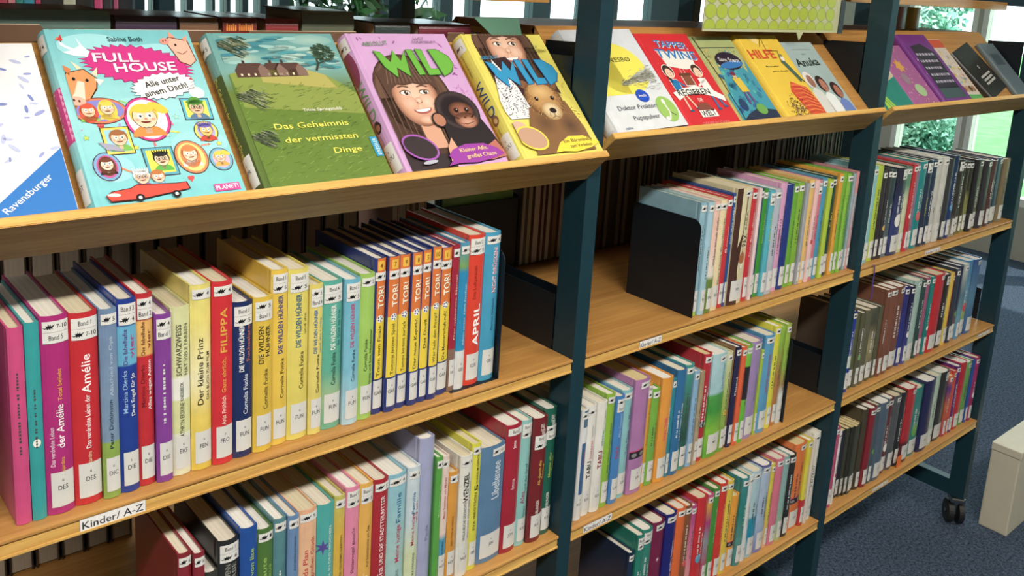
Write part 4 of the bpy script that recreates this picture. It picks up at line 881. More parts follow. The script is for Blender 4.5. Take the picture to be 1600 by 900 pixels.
def paint_full(A, W, Hh):
    q = lambda fx, fy: (fx*W, fy*Hh)
    # sky-blue mottling
    for i, (fx, fy, r) in enumerate([(.3, .9, .3), (.75, .85, .25), (.5, .5, .35), (.2, .2, .3), (.8, .3, .3)]): A.ell(fx*W, fy*Hh, min(r*W, fx*W-.012, W-fx*W-.001), r*W*.35, '9fdfe6', 0)
    x, y = q(.5, .75)
    def burst(cx, cy, rx, ry, n, col, L, rot):
        p = []; r = math.radians(rot)
        for i in range(2*n):
            a = math.pi*i/n; k = 1 if i % 2 == 0 else .86; X_, Y_ = math.cos(a)*rx*k, math.sin(a)*ry*k
            p.append((cx+X_*math.cos(r)-Y_*math.sin(r), cy+X_*math.sin(r)+Y_*math.cos(r)))
        A.poly(p, col, L)
    burst(W*.565, Hh*.78, W*.385, Hh*.125, 34, '7a1a52', 1, -9); burst(W*.565, Hh*.78, W*.378, Hh*.121, 34, 'd82c8a', 2, -9)
    burst(W*.685, Hh*.645, W*.235, Hh*.082, 22, '504050', 7, 10); burst(W*.685, Hh*.645, W*.23, Hh*.079, 22, 'fdfdfb', 8, 10)
    A.ctext('#Sabine Both', W*.53, Hh*.925, .0075, '1f4a50', 3, W*.40, 0)
    for dx, cc, L in ((.0008, 'a01868', 5), (0, 'fdeef6', 6)):
        A.text('#FULL', W*.28+dx, Hh*.80-dx, W*.30, Hh*.055, cc, L, -1); A.text('#HOUSE', W*.40+dx, Hh*.735-dx, W*.42, Hh*.055, cc, L, 1)
    A.ctext('#Alle unter', W*.69, Hh*.655, .0085, '242424', 10, W*.26, 13, .9); A.ctext('#einem Dach!', W*.70, Hh*.605, .0085, '242424', 10, W*.32, 13, .9)
    # cow, pig, goose and hen
    A.poly([q(.03, .54), q(.03, .66), q(.08, .74), q(.20, .76), q(.27, .70), q(.25, .64), q(.19, .58), q(.15, .54), q(.08, .50)], '4a2a1c', 3); A.poly([q(.035, .545), q(.035, .66), q(.085, .735), q(.195, .755), q(.262, .70), q(.243, .645), q(.185, .585), q(.145, .545), q(.08, .51)], 'e8985a', 4)
    A.poly([q(.10, .62), q(.14, .69), q(.18, .68), q(.16, .60), q(.15, .56), q(.09, .55), q(.06, .58)], 'f6dcc8', 5); A.ell(W*.10, Hh*.575, W*.055, Hh*.026, 'f0b49c', 6, -10)
    A.ell(W*.085, Hh*.58, .0013, .0018, '5a2a1c', 7, n=8); A.ell(W*.115, Hh*.573, .0013, .0018, '5a2a1c', 7, n=8)
    A.ell(W*.12, Hh*.70, .0018, .0024, '1c1c1c', 7, n=8); A.ell(W*.20, Hh*.69, .0018, .0024, '1c1c1c', 7, n=8)
    A.poly([q(.05, .80), q(.12, .76), q(.10, .72)], 'd8804a', 4); A.poly([q(.25, .70), q(.31, .69), q(.27, .66)], 'f4ece4', 5); A.poly([q(.16, .755), q(.13, .81), q(.19, .765)], 'f4dcb8', 3); A.poly([q(.24, .73), q(.29, .77), q(.27, .71)], 'f4dcb8', 3)
    A.poly([q(.80, .93), q(.84, .955), q(.97, .93), q(.985, .80), q(.93, .765), q(.86, .79), q(.83, .86)], '7a3a30', 3); A.poly([q(.805, .928), q(.842, .948), q(.962, .925), q(.978, .80), q(.93, .771), q(.866, .795), q(.838, .862)], 'f2b8a0', 4)
    A.ell(W*.80, Hh*.925, W*.035, Hh*.02, 'e8988a', 5, 20); A.ell(W*.79, Hh*.925, .0009, .0012, '5a2a1c', 6, n=8); A.ell(W*.81, Hh*.93, .0009, .0012, '5a2a1c', 6, n=8)
    A.ell(W*.87, Hh*.90, .0014, .0020, '1c1c1c', 6, n=8); A.poly([q(.84, .95), q(.85, .99), q(.89, .95)], 'e8a088', 4); A.poly([q(.93, .94), q(.975, .965), q(.96, .92)], 'e8a088', 4); A.line([q(.86, .855), q(.90, .84), q(.94, .86)], .0009, '7a3a30', 6)
    A.poly([q(.10, .93), q(.13, .90), q(.18, .88), q(.22, .90), q(.21, .95), q(.235, .90), q(.27, .86), q(.25, .83), q(.16, .84), q(.10, .86), q(.16, .87), q(.10, .90)], 'fafafa', 3); A.poly([q(.10, .94), q(.07, .93), q(.10, .955)], 'f07a2c', 3); A.poly([q(.09, .93), q(.12, .97), q(.125, .93)], 'd83030', 3); A.ell(W*.11, Hh*.925, .0008, .001, '202020', 4, n=6)
    A.ell(W*.90, Hh*.60, W*.055, Hh*.035, 'fafafa', 3, -20); A.ell(W*.885, Hh*.65, W*.022, Hh*.03, 'fafafa', 3); A.poly([q(.87, .675), q(.89, .70), q(.91, .675)], 'd83030', 4); A.poly([q(.87, .655), q(.85, .65), q(.87, .645)], 'f0a02c', 4); A.line([q(.90, .565), q(.90, .53)], .0009, 'f0902c', 3)
    # framed portraits
    def frame(cx, cy, rx, ry, edge, bg, rot=0): A.ell(cx*W, cy*Hh, rx*W+.001, ry*Hh+.001, '4a3030', 3, rot); A.ell(cx*W, cy*Hh, rx*W, ry*Hh, edge, 4, rot); A.ell(cx*W, cy*Hh, rx*W-.0028, ry*Hh-.0028, bg, 5, rot)
    def rframe(cx, cy, rx, ry, edge, bg, rot=0):
        r = math.radians(rot); P = lambda k: [(cx*W+(a*(rx*W-k))*math.cos(r)-(b_*(ry*Hh-k))*math.sin(r), cy*Hh+(a*(rx*W-k))*math.sin(r)+(b_*(ry*Hh-k))*math.cos(r)) for a, b_ in ((-1, -1), (1, -1), (1, 1), (-1, 1))]
        A.poly(P(-.001), '3a3030', 3); A.poly(P(0), edge, 4); A.poly(P(.0028), bg, 5)
    frame(.225, .515, .165, .072, 'e8805a', '8a8ad8'); face(A, W*.15, Hh*.515, .0072, 'f6c8a0', 'e0563c', 6, 1, '8ad050'); face(A, W*.27, Hh*.525, .0075, 'f6d0a8', 'f0d040', 6, 1, 'e8d060')
    frame(.505, .455, .145, .125, 'e03a94', 'e8f4fa'); face(A, W*.49, Hh*.465, .0135, 'f8d4b0', 'f8cc30', 6, 2, 'f0903c')
    rframe(.86, .50, .095, .062, '5ac0d8', 'f4ec50', -2); face(A, W*.86, Hh*.505, .0085, 'f2c8a4', '5aa03c', 6, 4, '6080a0', glasses=True)
    frame(.87, .365, .078, .058, 'f0dc60', 'b8b0e8'); face(A, W*.87, Hh*.37, .0075, 'f2cc6c', '7a6ac0', 6, 3, 'd04a3c')
    rframe(.275, .345, .085, .072, 'f0d850', '9cd8ec', 0); face(A, W*.285, Hh*.355, .0085, 'f6ccaa', 'a86a3c', 6, 0, '7cc050'); A.poly([q(.15, .34), q(.25, .32), q(.30, .28), q(.19, .295)], 'a8a8bc', 12)
    frame(.165, .21, .080, .072, '7ab0dc', 'd05a9c'); face(A, W*.165, Hh*.22, .0065, 'f6dcc4', '7a4430', 6, 1, '303030')
    rframe(.50, .215, .095, .075, '5ab0c8', 'f6f040', 0); face(A, W*.51, Hh*.225, .0078, 'f6d8b4', '303030', 6, 3, '5cb848', glasses=True)
    frame(.71, .225, .105, .092, 'e8905a', 'f2dc80', 8); face(A, W*.705, Hh*.24, .0082, 'f8d4b4', 'e8884c', 6, 1, 'f6f6f6')
    frame(.905, .20, .075, .062, '70b8d8', 'f0b8d0'); face(A, W*.90, Hh*.21, .0062, 'f6ccaa', 'f0d040', 6, 2, 'f0b050')
    # red car with two people
    face(A, W*.35, Hh*.135, .0075, 'f6ccae', 'f4f4f4', 13, 3, 'a060a0', glasses=True); face(A, W*.45, Hh*.13, .0068, 'f6ccae', 'c87a40', 13, 0, '7ac0e0')
    A.poly([q(.10, .055), q(.14, .075), q(.26, .085), q(.30, .10), q(.55, .088), q(.62, .09), q(.63, .05), q(.30, .020), q(.12, .022)], '5a1c1c', 19); A.poly([q(.105, .055), q(.145, .071), q(.26, .08), q(.30, .095), q(.55, .083), q(.612, .086), q(.62, .052), q(.30, .025), q(.125, .027)], 'ee4a3a', 20)
    for fx in (.30, .53): A.ell(W*fx, Hh*.03, .0045, .0045, '202020', 21, n=16); A.ell(W*fx, Hh*.03, .002, .002, 'e8e8e8', 22, n=10)
    A.ell(W*.15, Hh*.055, W*.04, Hh*.009, 'd8d8d8', 21, -6)
    for fx, fy, cc in ((.20, .43, 'f05a5a'), (.66, .11, 'f05a5a')): A.ell(W*fx-.0016, Hh*fy+.001, .0022, .0022, cc, 3, n=10); A.ell(W*fx+.0016, Hh*fy+.001, .0022, .0022, cc, 3, n=10); A.poly([(W*fx-.0037, Hh*fy), (W*fx+.0037, Hh*fy), (W*fx, Hh*fy-.005)], cc, 3)
    for fx, fy, cc in ((.09, .37, 'c8e040'), (.375, .30, 'e8e040'), (.93, .29, 'f0e850'), (.70, .46, 'a8ecd8'), (.60, .36, 'd8f0f0')): A.star(W*fx, Hh*fy, .0042, '5a7a50', 2); A.star(W*fx, Hh*fy, .0036, cc, 3)
    for p, cc in (([q(.08, .42), q(.04, .37), q(.02, .36)], 'f0a0c8'), ([q(.36, .57), q(.41, .55), q(.44, .53)], '90d070'), ([q(.60, .385), q(.68, .37)], 'e8e870'), ([q(.30, .17), q(.24, .20)], 'f0905a'), ([q(.32, .44), q(.31, .40)], 'b8a0e0'), ([q(.66, .41), q(.64, .46)], 'f06a9a'), ([q(.88, .43), q(.90, .46)], '60b0a0'), ([q(.50, .325), q(.50, .305)], 'f07a7a'), ([q(.80, .285), q(.86, .29)], 'f09a80')): A.line(p, .0022, cc, 3); A.ell(p[-1][0], p[-1][1], .0022, .0022, cc, 3, n=3)
    A.rect(W*.79, W*.965, Hh*.022, Hh*.062, 'e8449c', 8); A.text('#PLANET!', W*.80, Hh*.030, W*.155, Hh*.024, 'ffffff', 9, 2)
def sp_full(A, T, Hh):
    A.rect(-T*.5, T*.5, Hh*.36, Hh*.66, 'e03a94', 0, 6)
    for i in range(8): A.poly([(T*.38, Hh*(.37+i*.036)), (T*.5, Hh*(.39+i*.036)), (T*.38, Hh*(.41+i*.036))], 'f8a8d0', 1)
    A.text('HOUSE', -T*.28, Hh*.65, Hh*.26, T*.42, 'fdeef6', 2, -90); A.text('Sabine Both', -T*.2, Hh*.35, Hh*.15, T*.22, '1f4a50', 2, -90); A.text('Alle unter', -T*.2, Hh*.86, Hh*.16, T*.2, '3a3a3a', 2, -90)
def paint_geh(A, W, Hh):
    q = lambda fx, fy: (fx*W, fy*Hh)
    A.poly([q(0, 0), q(1, 0), q(1, .56), q(.9, .64), q(.80, .70), q(.66, .74), q(.2, .745), q(0, .70)], '66832f', 1)
    A.poly([q(.1, .5), q(1, .42), q(1, .56), q(.9, .64), q(.80, .70), q(.66, .74), q(.2, .745), q(.08, .72)], '8c9c44', 2); A.poly([q(.3, .66), q(.86, .60), q(.80, .70), q(.66, .74), q(.3, .745)], 'b4ac58', 3)
    rr = random.Random(4)
    for _ in range(420):
        fx, fy = rr.uniform(.03, .97), rr.uniform(.02, .64); A.line([q(fx, fy), q(min(.99, fx+rr.uniform(.02, .05)), fy+rr.uniform(.0, .02))], .0006, rr.choice(['527026', '7f9a3c', '8ea84a', '5c7a2c', '476426']), 4)
    for _ in range(60):
        fx, fy = rr.uniform(.05, .9), rr.uniform(.74, .97); A.ell(fx*W, fy*Hh, min(.016, fx*W-.001, W-fx*W-.001), .0028, rr.choice(['9cc8c4', '4a9aa4', '8fb8b0', '3c8a9a', 'a8ccc4']), 1, rr.uniform(-8, 8), 12)
    for cx_, cy_, rx_, ry_, c0, c1 in ((.35, .90, .25, .05, '2c7c88', '6aa4a4'), (.65, .84, .25, .05, '3a8c98', '7ab0ac'), (.80, .95, .18, .04, 'a4c4bc', '80b4b0'), (.20, .82, .16, .04, 'b8c8b0', '7ab0ac')): A.gell(cx_*W, cy_*Hh, rx_*W, ry_*Hh, [(0, c0), (1, c1)], 0)
    for x0_, w in ((.13, .20), (.33, .14), (.42, .20)):
        A.poly([q(x0_, .695), q(x0_, .745), q(x0_+.04, .79), q(x0_+w, .79), q(x0_+w+.05, .735), q(x0_+w+.05, .695)], '5c4038', 3); A.poly([q(x0_+w-.03, .70), q(x0_+w-.03, .75), q(x0_+w+.005, .785), q(x0_+w+.05, .735), q(x0_+w+.05, .695)], '8a6c60', 4); A.rect(W*(x0_+.07), W*(x0_+.09), Hh*.79, Hh*.81, '4a3430', 3)
        for k in range(3): A.rect(W*(x0_+.03+k*.05), W*(x0_+.045+k*.05), Hh*.705, Hh*.72, 'e8dcb8', 4)
    A.line([q(.75, .73), q(.785, .78), q(.79, .86)], .0030, '3c4434', 5); A.line([q(.785, .78), q(.86, .80)], .002, '3c4434', 5)
    for _ in range(170):
        a = rr.uniform(0, 6.28); r = rr.uniform(0, 1)**.5; fx = .84+math.cos(a)*r*.09; fy = .86+math.sin(a)*r*.062; A.line([q(fx, fy), q(fx+.03, fy-.008+rr.uniform(-.01, .01))], .0011, rr.choice(['2c4030', '46604a', '5a7456', '34503c']), 6)
    for cx, cy, R in ((.03, .93, .24), (.03, .58, .26), (.04, .32, .18)):
        for _ in range(150):
            a = rr.uniform(-.9, .5); r = rr.uniform(.1, 1); fx = max(.01, cx+math.cos(a)*r*R); fy = cy+math.sin(a)*r*R*.5; A.line([q(fx, fy), q(fx+.045, fy-.02)], .0008, rr.choice(['2c3c2c', '4a5c40', '6c7c58', 'a8ac8c']), 6)
    A.text('Tricia Springstubb', W*.51, Hh*.455, W*.31, Hh*.020, 'f4f4ec', 8)
    A.text('Das Geheimnis', W*.25, Hh*.350, W*.57, Hh*.037, 'f2ea50', 8); A.text('der vermissten', W*.29, Hh*.262, W*.56, Hh*.037, 'f2ea50', 8); A.text('Dinge', W*.62, Hh*.175, W*.22, Hh*.037, 'f2ea50', 8)
    A.rect(W*.935, W*.995, Hh*.13, Hh*.26, '2c9ac0', 8); A.text('DRESSLER', W*.982, Hh*.14, Hh*.11, W*.03, 'dff0f6', 9, 90)
def sp_geh(A, T, Hh):
    A.rect(-T*.5, T*.5, Hh*.0, Hh*.72, '4c5c2c', 0, 6); A.text('Das Geheimnis der vermissten Dinge', -T*.05, Hh*.72, Hh*.50, T*.26, 'e8e25a', 2, -90); A.text('Tricia Springstubb', -T*.34, Hh*.70, Hh*.2, T*.16, 'c8c8a8', 2, -90)
def leaf(A, x, y, l, rot, col, L): A.ell(x, y, l, l*.35, col, L, rot, 12)
def girl(A, W, Hh, cx, cy, s, L):
    H_ = '50382e'
    A.gell(cx, cy+s*.1, s*1.35, s*1.55, [(0, '6a4c3e'), (.75, '5c4236'), (.9, '745444'), (1, '3a2820')], L, 0, 34); A.poly([(cx-s*1.34, cy), (cx+s*1.34, cy), (cx+s*1.45, cy-s*2.1), (cx-s*1.25, cy-s*2.1)], H_, L)
    for k in range(14): xx = cx+s*(-1.28+k*.19); A.line([(xx*.5+cx*.5, cy+s*1.4), (xx, cy+s*.4), (xx, cy-s*1.9)], s*.03, '75564450'[:6], L+1)
    A.poly([(cx-s*.3, cy-s*1.9), (cx+s*.35, cy-s*1.9), (cx+s*.35, cy-s*.8), (cx-s*.3, cy-s*.8)], 'd8a184', L+2)
    A.gell(cx, cy, s*.82, s*1.12, [(0, 'f0c8ae'), (.45, 'e8b89c'), (.8, 'cf9678'), (1, '8c5c48')], L+3, -6, 34); A.gell(cx+s*.32, cy-s*.22, s*.3, s*.3, [(0, 'f4cdb6'), (1, 'e2b094')], L+4); A.gell(cx-s*.30, cy-s*.24, s*.28, s*.28, [(0, 'f0bfa6'), (1, 'dca88c')], L+4); A.gell(cx+s*.06, cy-s*.86, s*.3, s*.16, [(0, 'f0c6ae'), (1, 'd29c80')], L+4)
    for d in (-.33, .37):
        A.ell(cx+d*s, cy+s*.16, s*.2, s*.10, '7a5a4a', L+6, n=14); A.ell(cx+d*s, cy+s*.14, s*.17, s*.075, 'f4efe8', L+7, n=14); A.ell(cx+d*s+s*.03, cy+s*.14, s*.075, s*.08, '4c3424', L+8, n=12); A.ell(cx+d*s+s*.05, cy+s*.17, s*.02, s*.02, 'ffffff', L+9, n=6)
        A.line([(cx+d*s-s*.2, cy+s*.36), (cx+d*s, cy+s*.41), (cx+d*s+s*.2, cy+s*.35)], s*.05, '6c4a3a', L+6)
    A.gell(cx+s*.03, cy-s*.16, s*.13, s*.13, [(0, 'f6d4be'), (.6, 'e8b89c'), (1, 'd49c80')], L+6); A.ell(cx-s*.05, cy-s*.23, s*.035, s*.02, 'a06a54', L+7, n=8); A.ell(cx+s*.1, cy-s*.23, s*.035, s*.02, 'a06a54', L+7, n=8)
    A.ell(cx+s*.03, cy-s*.46, s*.34, s*.2, 'b5605a', L+6, 4, 20, 180, 360); A.ell(cx+s*.03, cy-s*.475, s*.28, s*.11, 'faf6f0', L+7, 4, 18, 180, 360)
    # fringe
    A.poly([(cx-s*.95, cy-s*.1), (cx-s*1.05, cy+s*.9), (cx-s*.4, cy+s*1.4), (cx+s*.4, cy+s*1.4), (cx+s*1.0, cy+s*.9), (cx+s*.9, cy+s*.2), (cx+s*.7, cy+s*.45), (cx+s*.4, cy+s*.42), (cx+s*.1, cy+s*.5), (cx-s*.2, cy+s*.43), (cx-s*.5, cy+s*.46), (cx-s*.75, cy+s*.3)], '5b4136', L+10)
    for k in range(12): xx = cx+s*(-.8+k*.145); A.line([(cx+(xx-cx)*.7, cy+s*1.3), (xx, cy+s*.5)], s*.035, '7d6050', L+11)
def wild_word(A, W, Hh, x, y, w, h, col, edge, L):
    P = lambda a, b: (x+a*w, y+b*h)
    for k, c in ((.0012, edge), (0, col)):
        g = lambda a, b, sx, sy: (x+a*w+sx*k, y+b*h+sy*k)
        A.poly([g(0, .95, -1, 1), g(.06, .35, -1, -1), g(.17, -.05, 0, -1.5), g(.21, .32, 0, -1), g(.34, -.02, 1, -1.5), g(.40, .95, 1, 1), g(.30, .55, 0, 1), g(.25, .95, 0, 1.5), g(.16, .5, 0, 1), g(.08, .88, 0, 1)], c, L)
        A.poly([g(.43, .98, -1, 1), g(.51, .98, 1, 1), g(.55, .04, 1, -1), g(.47, .02, -1, -1)], c, L)
        A.poly([g(.56, 1.0, -1, 1), g(.64, .98, 1, 1), g(.66, .25, 0, 0), g(.76, .22, 1, 1), g(.76, .02, 1, -1), g(.60, .0, -1, -1)], c, L)
        A.poly([g(.74, .98, -1, 1), g(.86, .98, 0, 1), g(.98, .7, 1, 1), g(1.0, .4, 1, 0), g(.92, .1, 1, -1), g(.80, -.05, -1, -1)], c, L); L += 1
def paint_wild1(A, W, Hh):
    q = lambda fx, fy: (fx*W, fy*Hh); rr = random.Random(8)
    A.poly([q(.06, 0), q(.50, 0), q(.55, .3), q(.1, .3)], '3c3034', 1)
    girl(A, W, Hh, W*.41, Hh*.515, W*.26, 2)
    wild_word(A, W, Hh, W*.20, Hh*.665, W*.72, Hh*.20, '6cb83a', '3c6a2c', 20)
    A.text('ABSOLUT', W*.13, Hh*.895, W*.24, Hh*.032, '4a8a50', 20, 3); A.text('LUCY', W*.64, Hh*.945, W*.11, Hh*.018, '5a4a58', 20); A.text('COURTENAY', W*.61, Hh*.917, W*.24, Hh*.018, '5a4a58', 20)
    for _ in range(16): leaf(A, W*rr.uniform(.84, .95), Hh*rr.uniform(.45, .95), rr.uniform(.002, .006), rr.uniform(0, 180), rr.choice(['b870b8', 'a85aa8', 'c88ac8']), 1)
    for _ in range(5): leaf(A, W*rr.uniform(.1, .5), Hh*rr.uniform(.93, .97), rr.uniform(.002, .004), rr.uniform(20, 160), '9a5a98', 1)
    for _ in range(30): A.ell(W*rr.uniform(.8, .96), Hh*rr.uniform(.15, .6), .0006, .0006, 'a05aa0', 1, n=6)
    # young chimpanzee
    W0 = W; q = lambda fx, fy: ((fx+.04)*W0, fy*Hh); n_0 = len(A.v)
    A.poly([q(.46, .04), q(.50, .30), q(.58, .40), q(.85, .40), q(.93, .22), q(.97, .04)], '2c2428', 22); A.gell(W*.735, Hh*.39, W*.21, Hh*.145, [(0, '1c1416'), (.7, '2a2024'), (.88, '4a3c3e'), (1, '241c1e')], 23, 0, 32); A.ell(W*.515, Hh*.33, W*.07, Hh*.055, '2c2226', 24); A.ell(W*.515, Hh*.33, W*.055, Hh*.045, 'b87c60', 25)
    A.gell(W*.765, Hh*.385, W*.125, Hh*.07, [(0, 'a86e54'), (.6, '8a5440'), (1, '3c2620')], 26); A.gell(W*.775, Hh*.315, W*.115, Hh*.06, [(0, 'c08a72'), (.6, 'a46a50'), (1, '5c3a2e')], 26); A.gell(W*.775, Hh*.30, W*.085, Hh*.042, [(0, 'd4a08a'), (.6, 'c08870'), (1, 'a0684e')], 27)
    for d in (-.05, .055): A.ell(W*(.765+d), Hh*.39, .0045, .0045, '5c3424', 28, n=14); A.ell(W*(.765+d), Hh*.39, .003, .003, '1c1414', 29, n=12); A.ell(W*(.765+d)+.001, Hh*.395, .0008, .0008, 'ffffff', 30, n=6)
    A.ell(W*.77, Hh*.335, .0028, .0016, '6a3c2c', 29, n=10); A.line([q(.66, .295), q(.73, .285), q(.80, .30)], .0011, '6a3a30', 29)
    for _ in range(70):
        a = rr.uniform(.1, 3.0); A.line([(W*.735+math.cos(a)*W*.17, Hh*.40+math.sin(a)*Hh*.11), (W*.735+math.cos(a)*W*.21, Hh*.40+math.sin(a)*Hh*.14)], .0006, '4c3c3c', 24)
    A.poly([q(.40, .02), q(.43, .13), q(.50, .20), q(.52, .12), q(.47, .02)], 'dca488', 31); A.poly([q(.75, .10), q(.92, .16), q(.97, .04), q(.78, .02)], 'c07060', 31)
    for i_ in range(n_0, len(A.v)):
        v_ = A.v[i_]; A.v[i_] = (v_[0] if abs(v_[0]) < 0 else min(v_[0]+.0*W, W-.0006), v_[1], v_[2])
    q = lambda fx, fy: (fx*W, fy*Hh)
    # lilac loop and banner
    A.ring(W*.22, Hh*.15, W*.16, Hh*.085, .003, 'a85ab8', '3c3034', 32, -25)
    A.poly([q(.44, .075), q(.50, .115), q(.64, .145), q(.82, .14), q(.93, .10), q(.985, .055), q(.86, .03), q(.68, .012), q(.52, .02), q(.40, .008), q(.46, .045)], 'a03ca8', 34)
    A.text('Kleiner Affe,', W*.56, Hh*.090, W*.28, Hh*.028, 'f4dc80', 36, 2); A.text('großes Chaos', W*.60, Hh*.045, W*.30, Hh*.028, 'f4dc80', 36, 2)
    A.ell(W*.25, Hh*.045, W*.07, Hh*.012, 'b8b8c8', 35, 5)
def sp_w1(A, T, Hh):
    A.ell(0, Hh*.77, T*.42, Hh*.13, '8c3a5c', 0, 90-90, 20); A.text('WILD', -T*.30, Hh*.66, Hh*.26, T*.66, '6a9a60', 2, -90)
    A.ell(0, Hh*.35, T*.3, T*.35, '2c2426', 1, n=12); A.ell(T*.05, Hh*.345, T*.16, T*.18, 'a86e52', 2, n=10); A.text('COURTENAY', -T*.12, Hh*.30, Hh*.08, T*.15, '8a6a88', 2, -90)
def paint_wild2(A, W, Hh):
    q = lambda fx, fy: (fx*W, fy*Hh); rr = random.Random(12)
    girl(A, W, Hh, W*.48, Hh*.885, W*.265, 1)
    A.poly([q(.06, .40), q(.22, .78), q(.30, .74), q(.42, .42), q(.40, .30), q(.10, .30)], 'e8e8ec', 15)
    for _ in range(230):
        fy = rr.uniform(.31, .74); fx = rr.uniform(.10, .38)*(1 if fy < .45 else .9); 
        if fx < .06+(fy-.4)*.42+.01 or fx > .42-(fy-.42)*.36: continue
        A.ell(fx*W, fy*Hh, .0011, .0009, '28282c', 16, rr.uniform(0, 180), 6)
    A.poly([q(.22, .78), q(.40, .80), q(.62, .50), q(.5, .28), q(.40, .30), q(.36, .55)], '40282a', 16)
    # bear cub
    q = lambda fx, fy: ((fx-.06)*W, fy*Hh)
    A.poly([q(.25, .02), q(.34, .25), q(.42, .38), q(.90, .42), q(.97, .2), q(.97, .02)], '8a623c', 17); A.gell(W*0.60, Hh*.44, W*.22, Hh*.15, [(0, 'd0a060'), (.55, 'bc8c50'), (.85, '96683a'), (1, '6a4628')], 18, 0, 32); A.ell(W*0.44, Hh*.565, W*.055, Hh*.035, '8a5c3a', 17); A.ell(W*0.78, Hh*.555, W*.055, Hh*.035, '8a5c3a', 17)
    A.gell(W*0.60, Hh*.50, W*.15, Hh*.075, [(0, 'e0b878'), (1, 'c09256')], 19); A.gell(W*0.62, Hh*.345, W*.12, Hh*.075, [(0, 'ecdcb4'), (.6, 'dcc090'), (1, 'b08850')], 20); A.gell(W*.46, Hh*.25, W*.14, Hh*.09, [(0, '6a4a30'), (1, '8a623c')], 18); A.gell(W*.75, Hh*.22, W*.14, Hh*.1, [(0, '5c4030'), (1, '8a623c')], 18)
    A.ell(W*0.63, Hh*.345, .007, .005, '2c2020', 22, n=14); A.line([q(.69, .33), q(.69, .30), q(.64, .285)], .0009, '5a3c2c', 22); A.line([q(.69, .30), q(.74, .285)], .0009, '5a3c2c', 22)
    for d in (-.095, .10): A.ell(W*(.60+d), Hh*.445, .0038, .0042, '5a3a24', 21, n=12); A.ell(W*(.60+d), Hh*.445, .0028, .0032, '18120e', 22, n=12); A.ell(W*(.60+d)+.001, Hh*.45, .0007, .0007, 'ffffff', 23, n=6)
    for _ in range(260):
        a = rr.uniform(0, 6.28); r = rr.uniform(.6, 1.05); fx = .66+math.cos(a)*r*.22; fy = .44+math.sin(a)*r*.15; A.line([q(fx, fy), q(fx+math.cos(a)*.02, fy+math.sin(a)*.014-.006)], .0006, rr.choice(['9a6c3c', 'c89a5c', 'e0b878', '7c5430']), 20 if r > .7 else 19)
    q = lambda fx, fy: (fx*W, fy*Hh)
    wild_word(A, W, Hh, W*.13, Hh*.56, W*.80, Hh*.21, '2a9acc', '1c5a94', 24)
    A.text('ABSOLUT', W*.10, Hh*.775, W*.22, Hh*.028, '2a9acc', 24, 4); A.text('LUCY', W*.74, Hh*.87, W*.12, Hh*.02, '5a5a30', 24); A.text('COURTENAY', W*.70, Hh*.835, W*.26, Hh*.022, '5a5a30', 24)
    for _ in range(16): leaf(A, W*rr.uniform(.88, .96), Hh*rr.uniform(.2, .6), rr.uniform(.0015, .004), rr.uniform(0, 180), rr.choice(['f0d848', 'e8c840', 'f8e870']), 19)
    A.ring(W*.22, Hh*.145, W*.17, Hh*.09, .003, 'f4dc28', 'c89c80', 26, -20); A.ell(W*.13, Hh*.2, W*.1, Hh*.08, 'dcb49c', 25)
    A.poly([q(.40, .02), q(.50, .09), q(.64, .135), q(.82, .13), q(.985, .07), q(.86, .035), q(.66, .012), q(.50, .025)], 'f8dc20', 28)
    A.text('Ein Bärenbaby', W*.55, Hh*.085, W*.36, Hh*.027, '4a4434', 30, 1); A.text('zum Verlieben', W*.60, Hh*.045, W*.28, Hh*.025, '4a4434', 30, 1)
def sp_w2(A, T, Hh):
    A.text('WILD', -T*.30, Hh*.63, Hh*.26, T*.66, '1c4a84', 2, -90); A.ell(0, Hh*.34, T*.3, T*.34, '8a623c', 1, n=12); A.ell(T*.05, Hh*.335, T*.15, T*.16, 'd8b480', 2, n=10); A.text('COURTENAY', -T*.12, Hh*.28, Hh*.08, T*.15, '8a8a40', 2, -90); A.text('LUCY COURTENAY', -T*.1, Hh*.86, Hh*.18, T*.16, '6a6a30', 2, -90)
def paint_rav(A, W, Hh):
    q = lambda fx, fy: (fx*W, fy*Hh); rr = random.Random(2)
    A.poly([q(.2, 0), q(1, 0), q(1, .37), q(.2, .02)], '2f7ed0', 3); A.text('Ravensburger', W*.42, Hh*.035, W*.56, Hh*.035, 'ffffff', 5, 38)
    for _ in range(30): leaf(A, W*rr.uniform(.4, .95), Hh*rr.uniform(.3, .95), rr.uniform(.003, .007), rr.uniform(0, 180), rr.choice(['a0a8e0', '8090d0', 'c0c8ec']), 1)
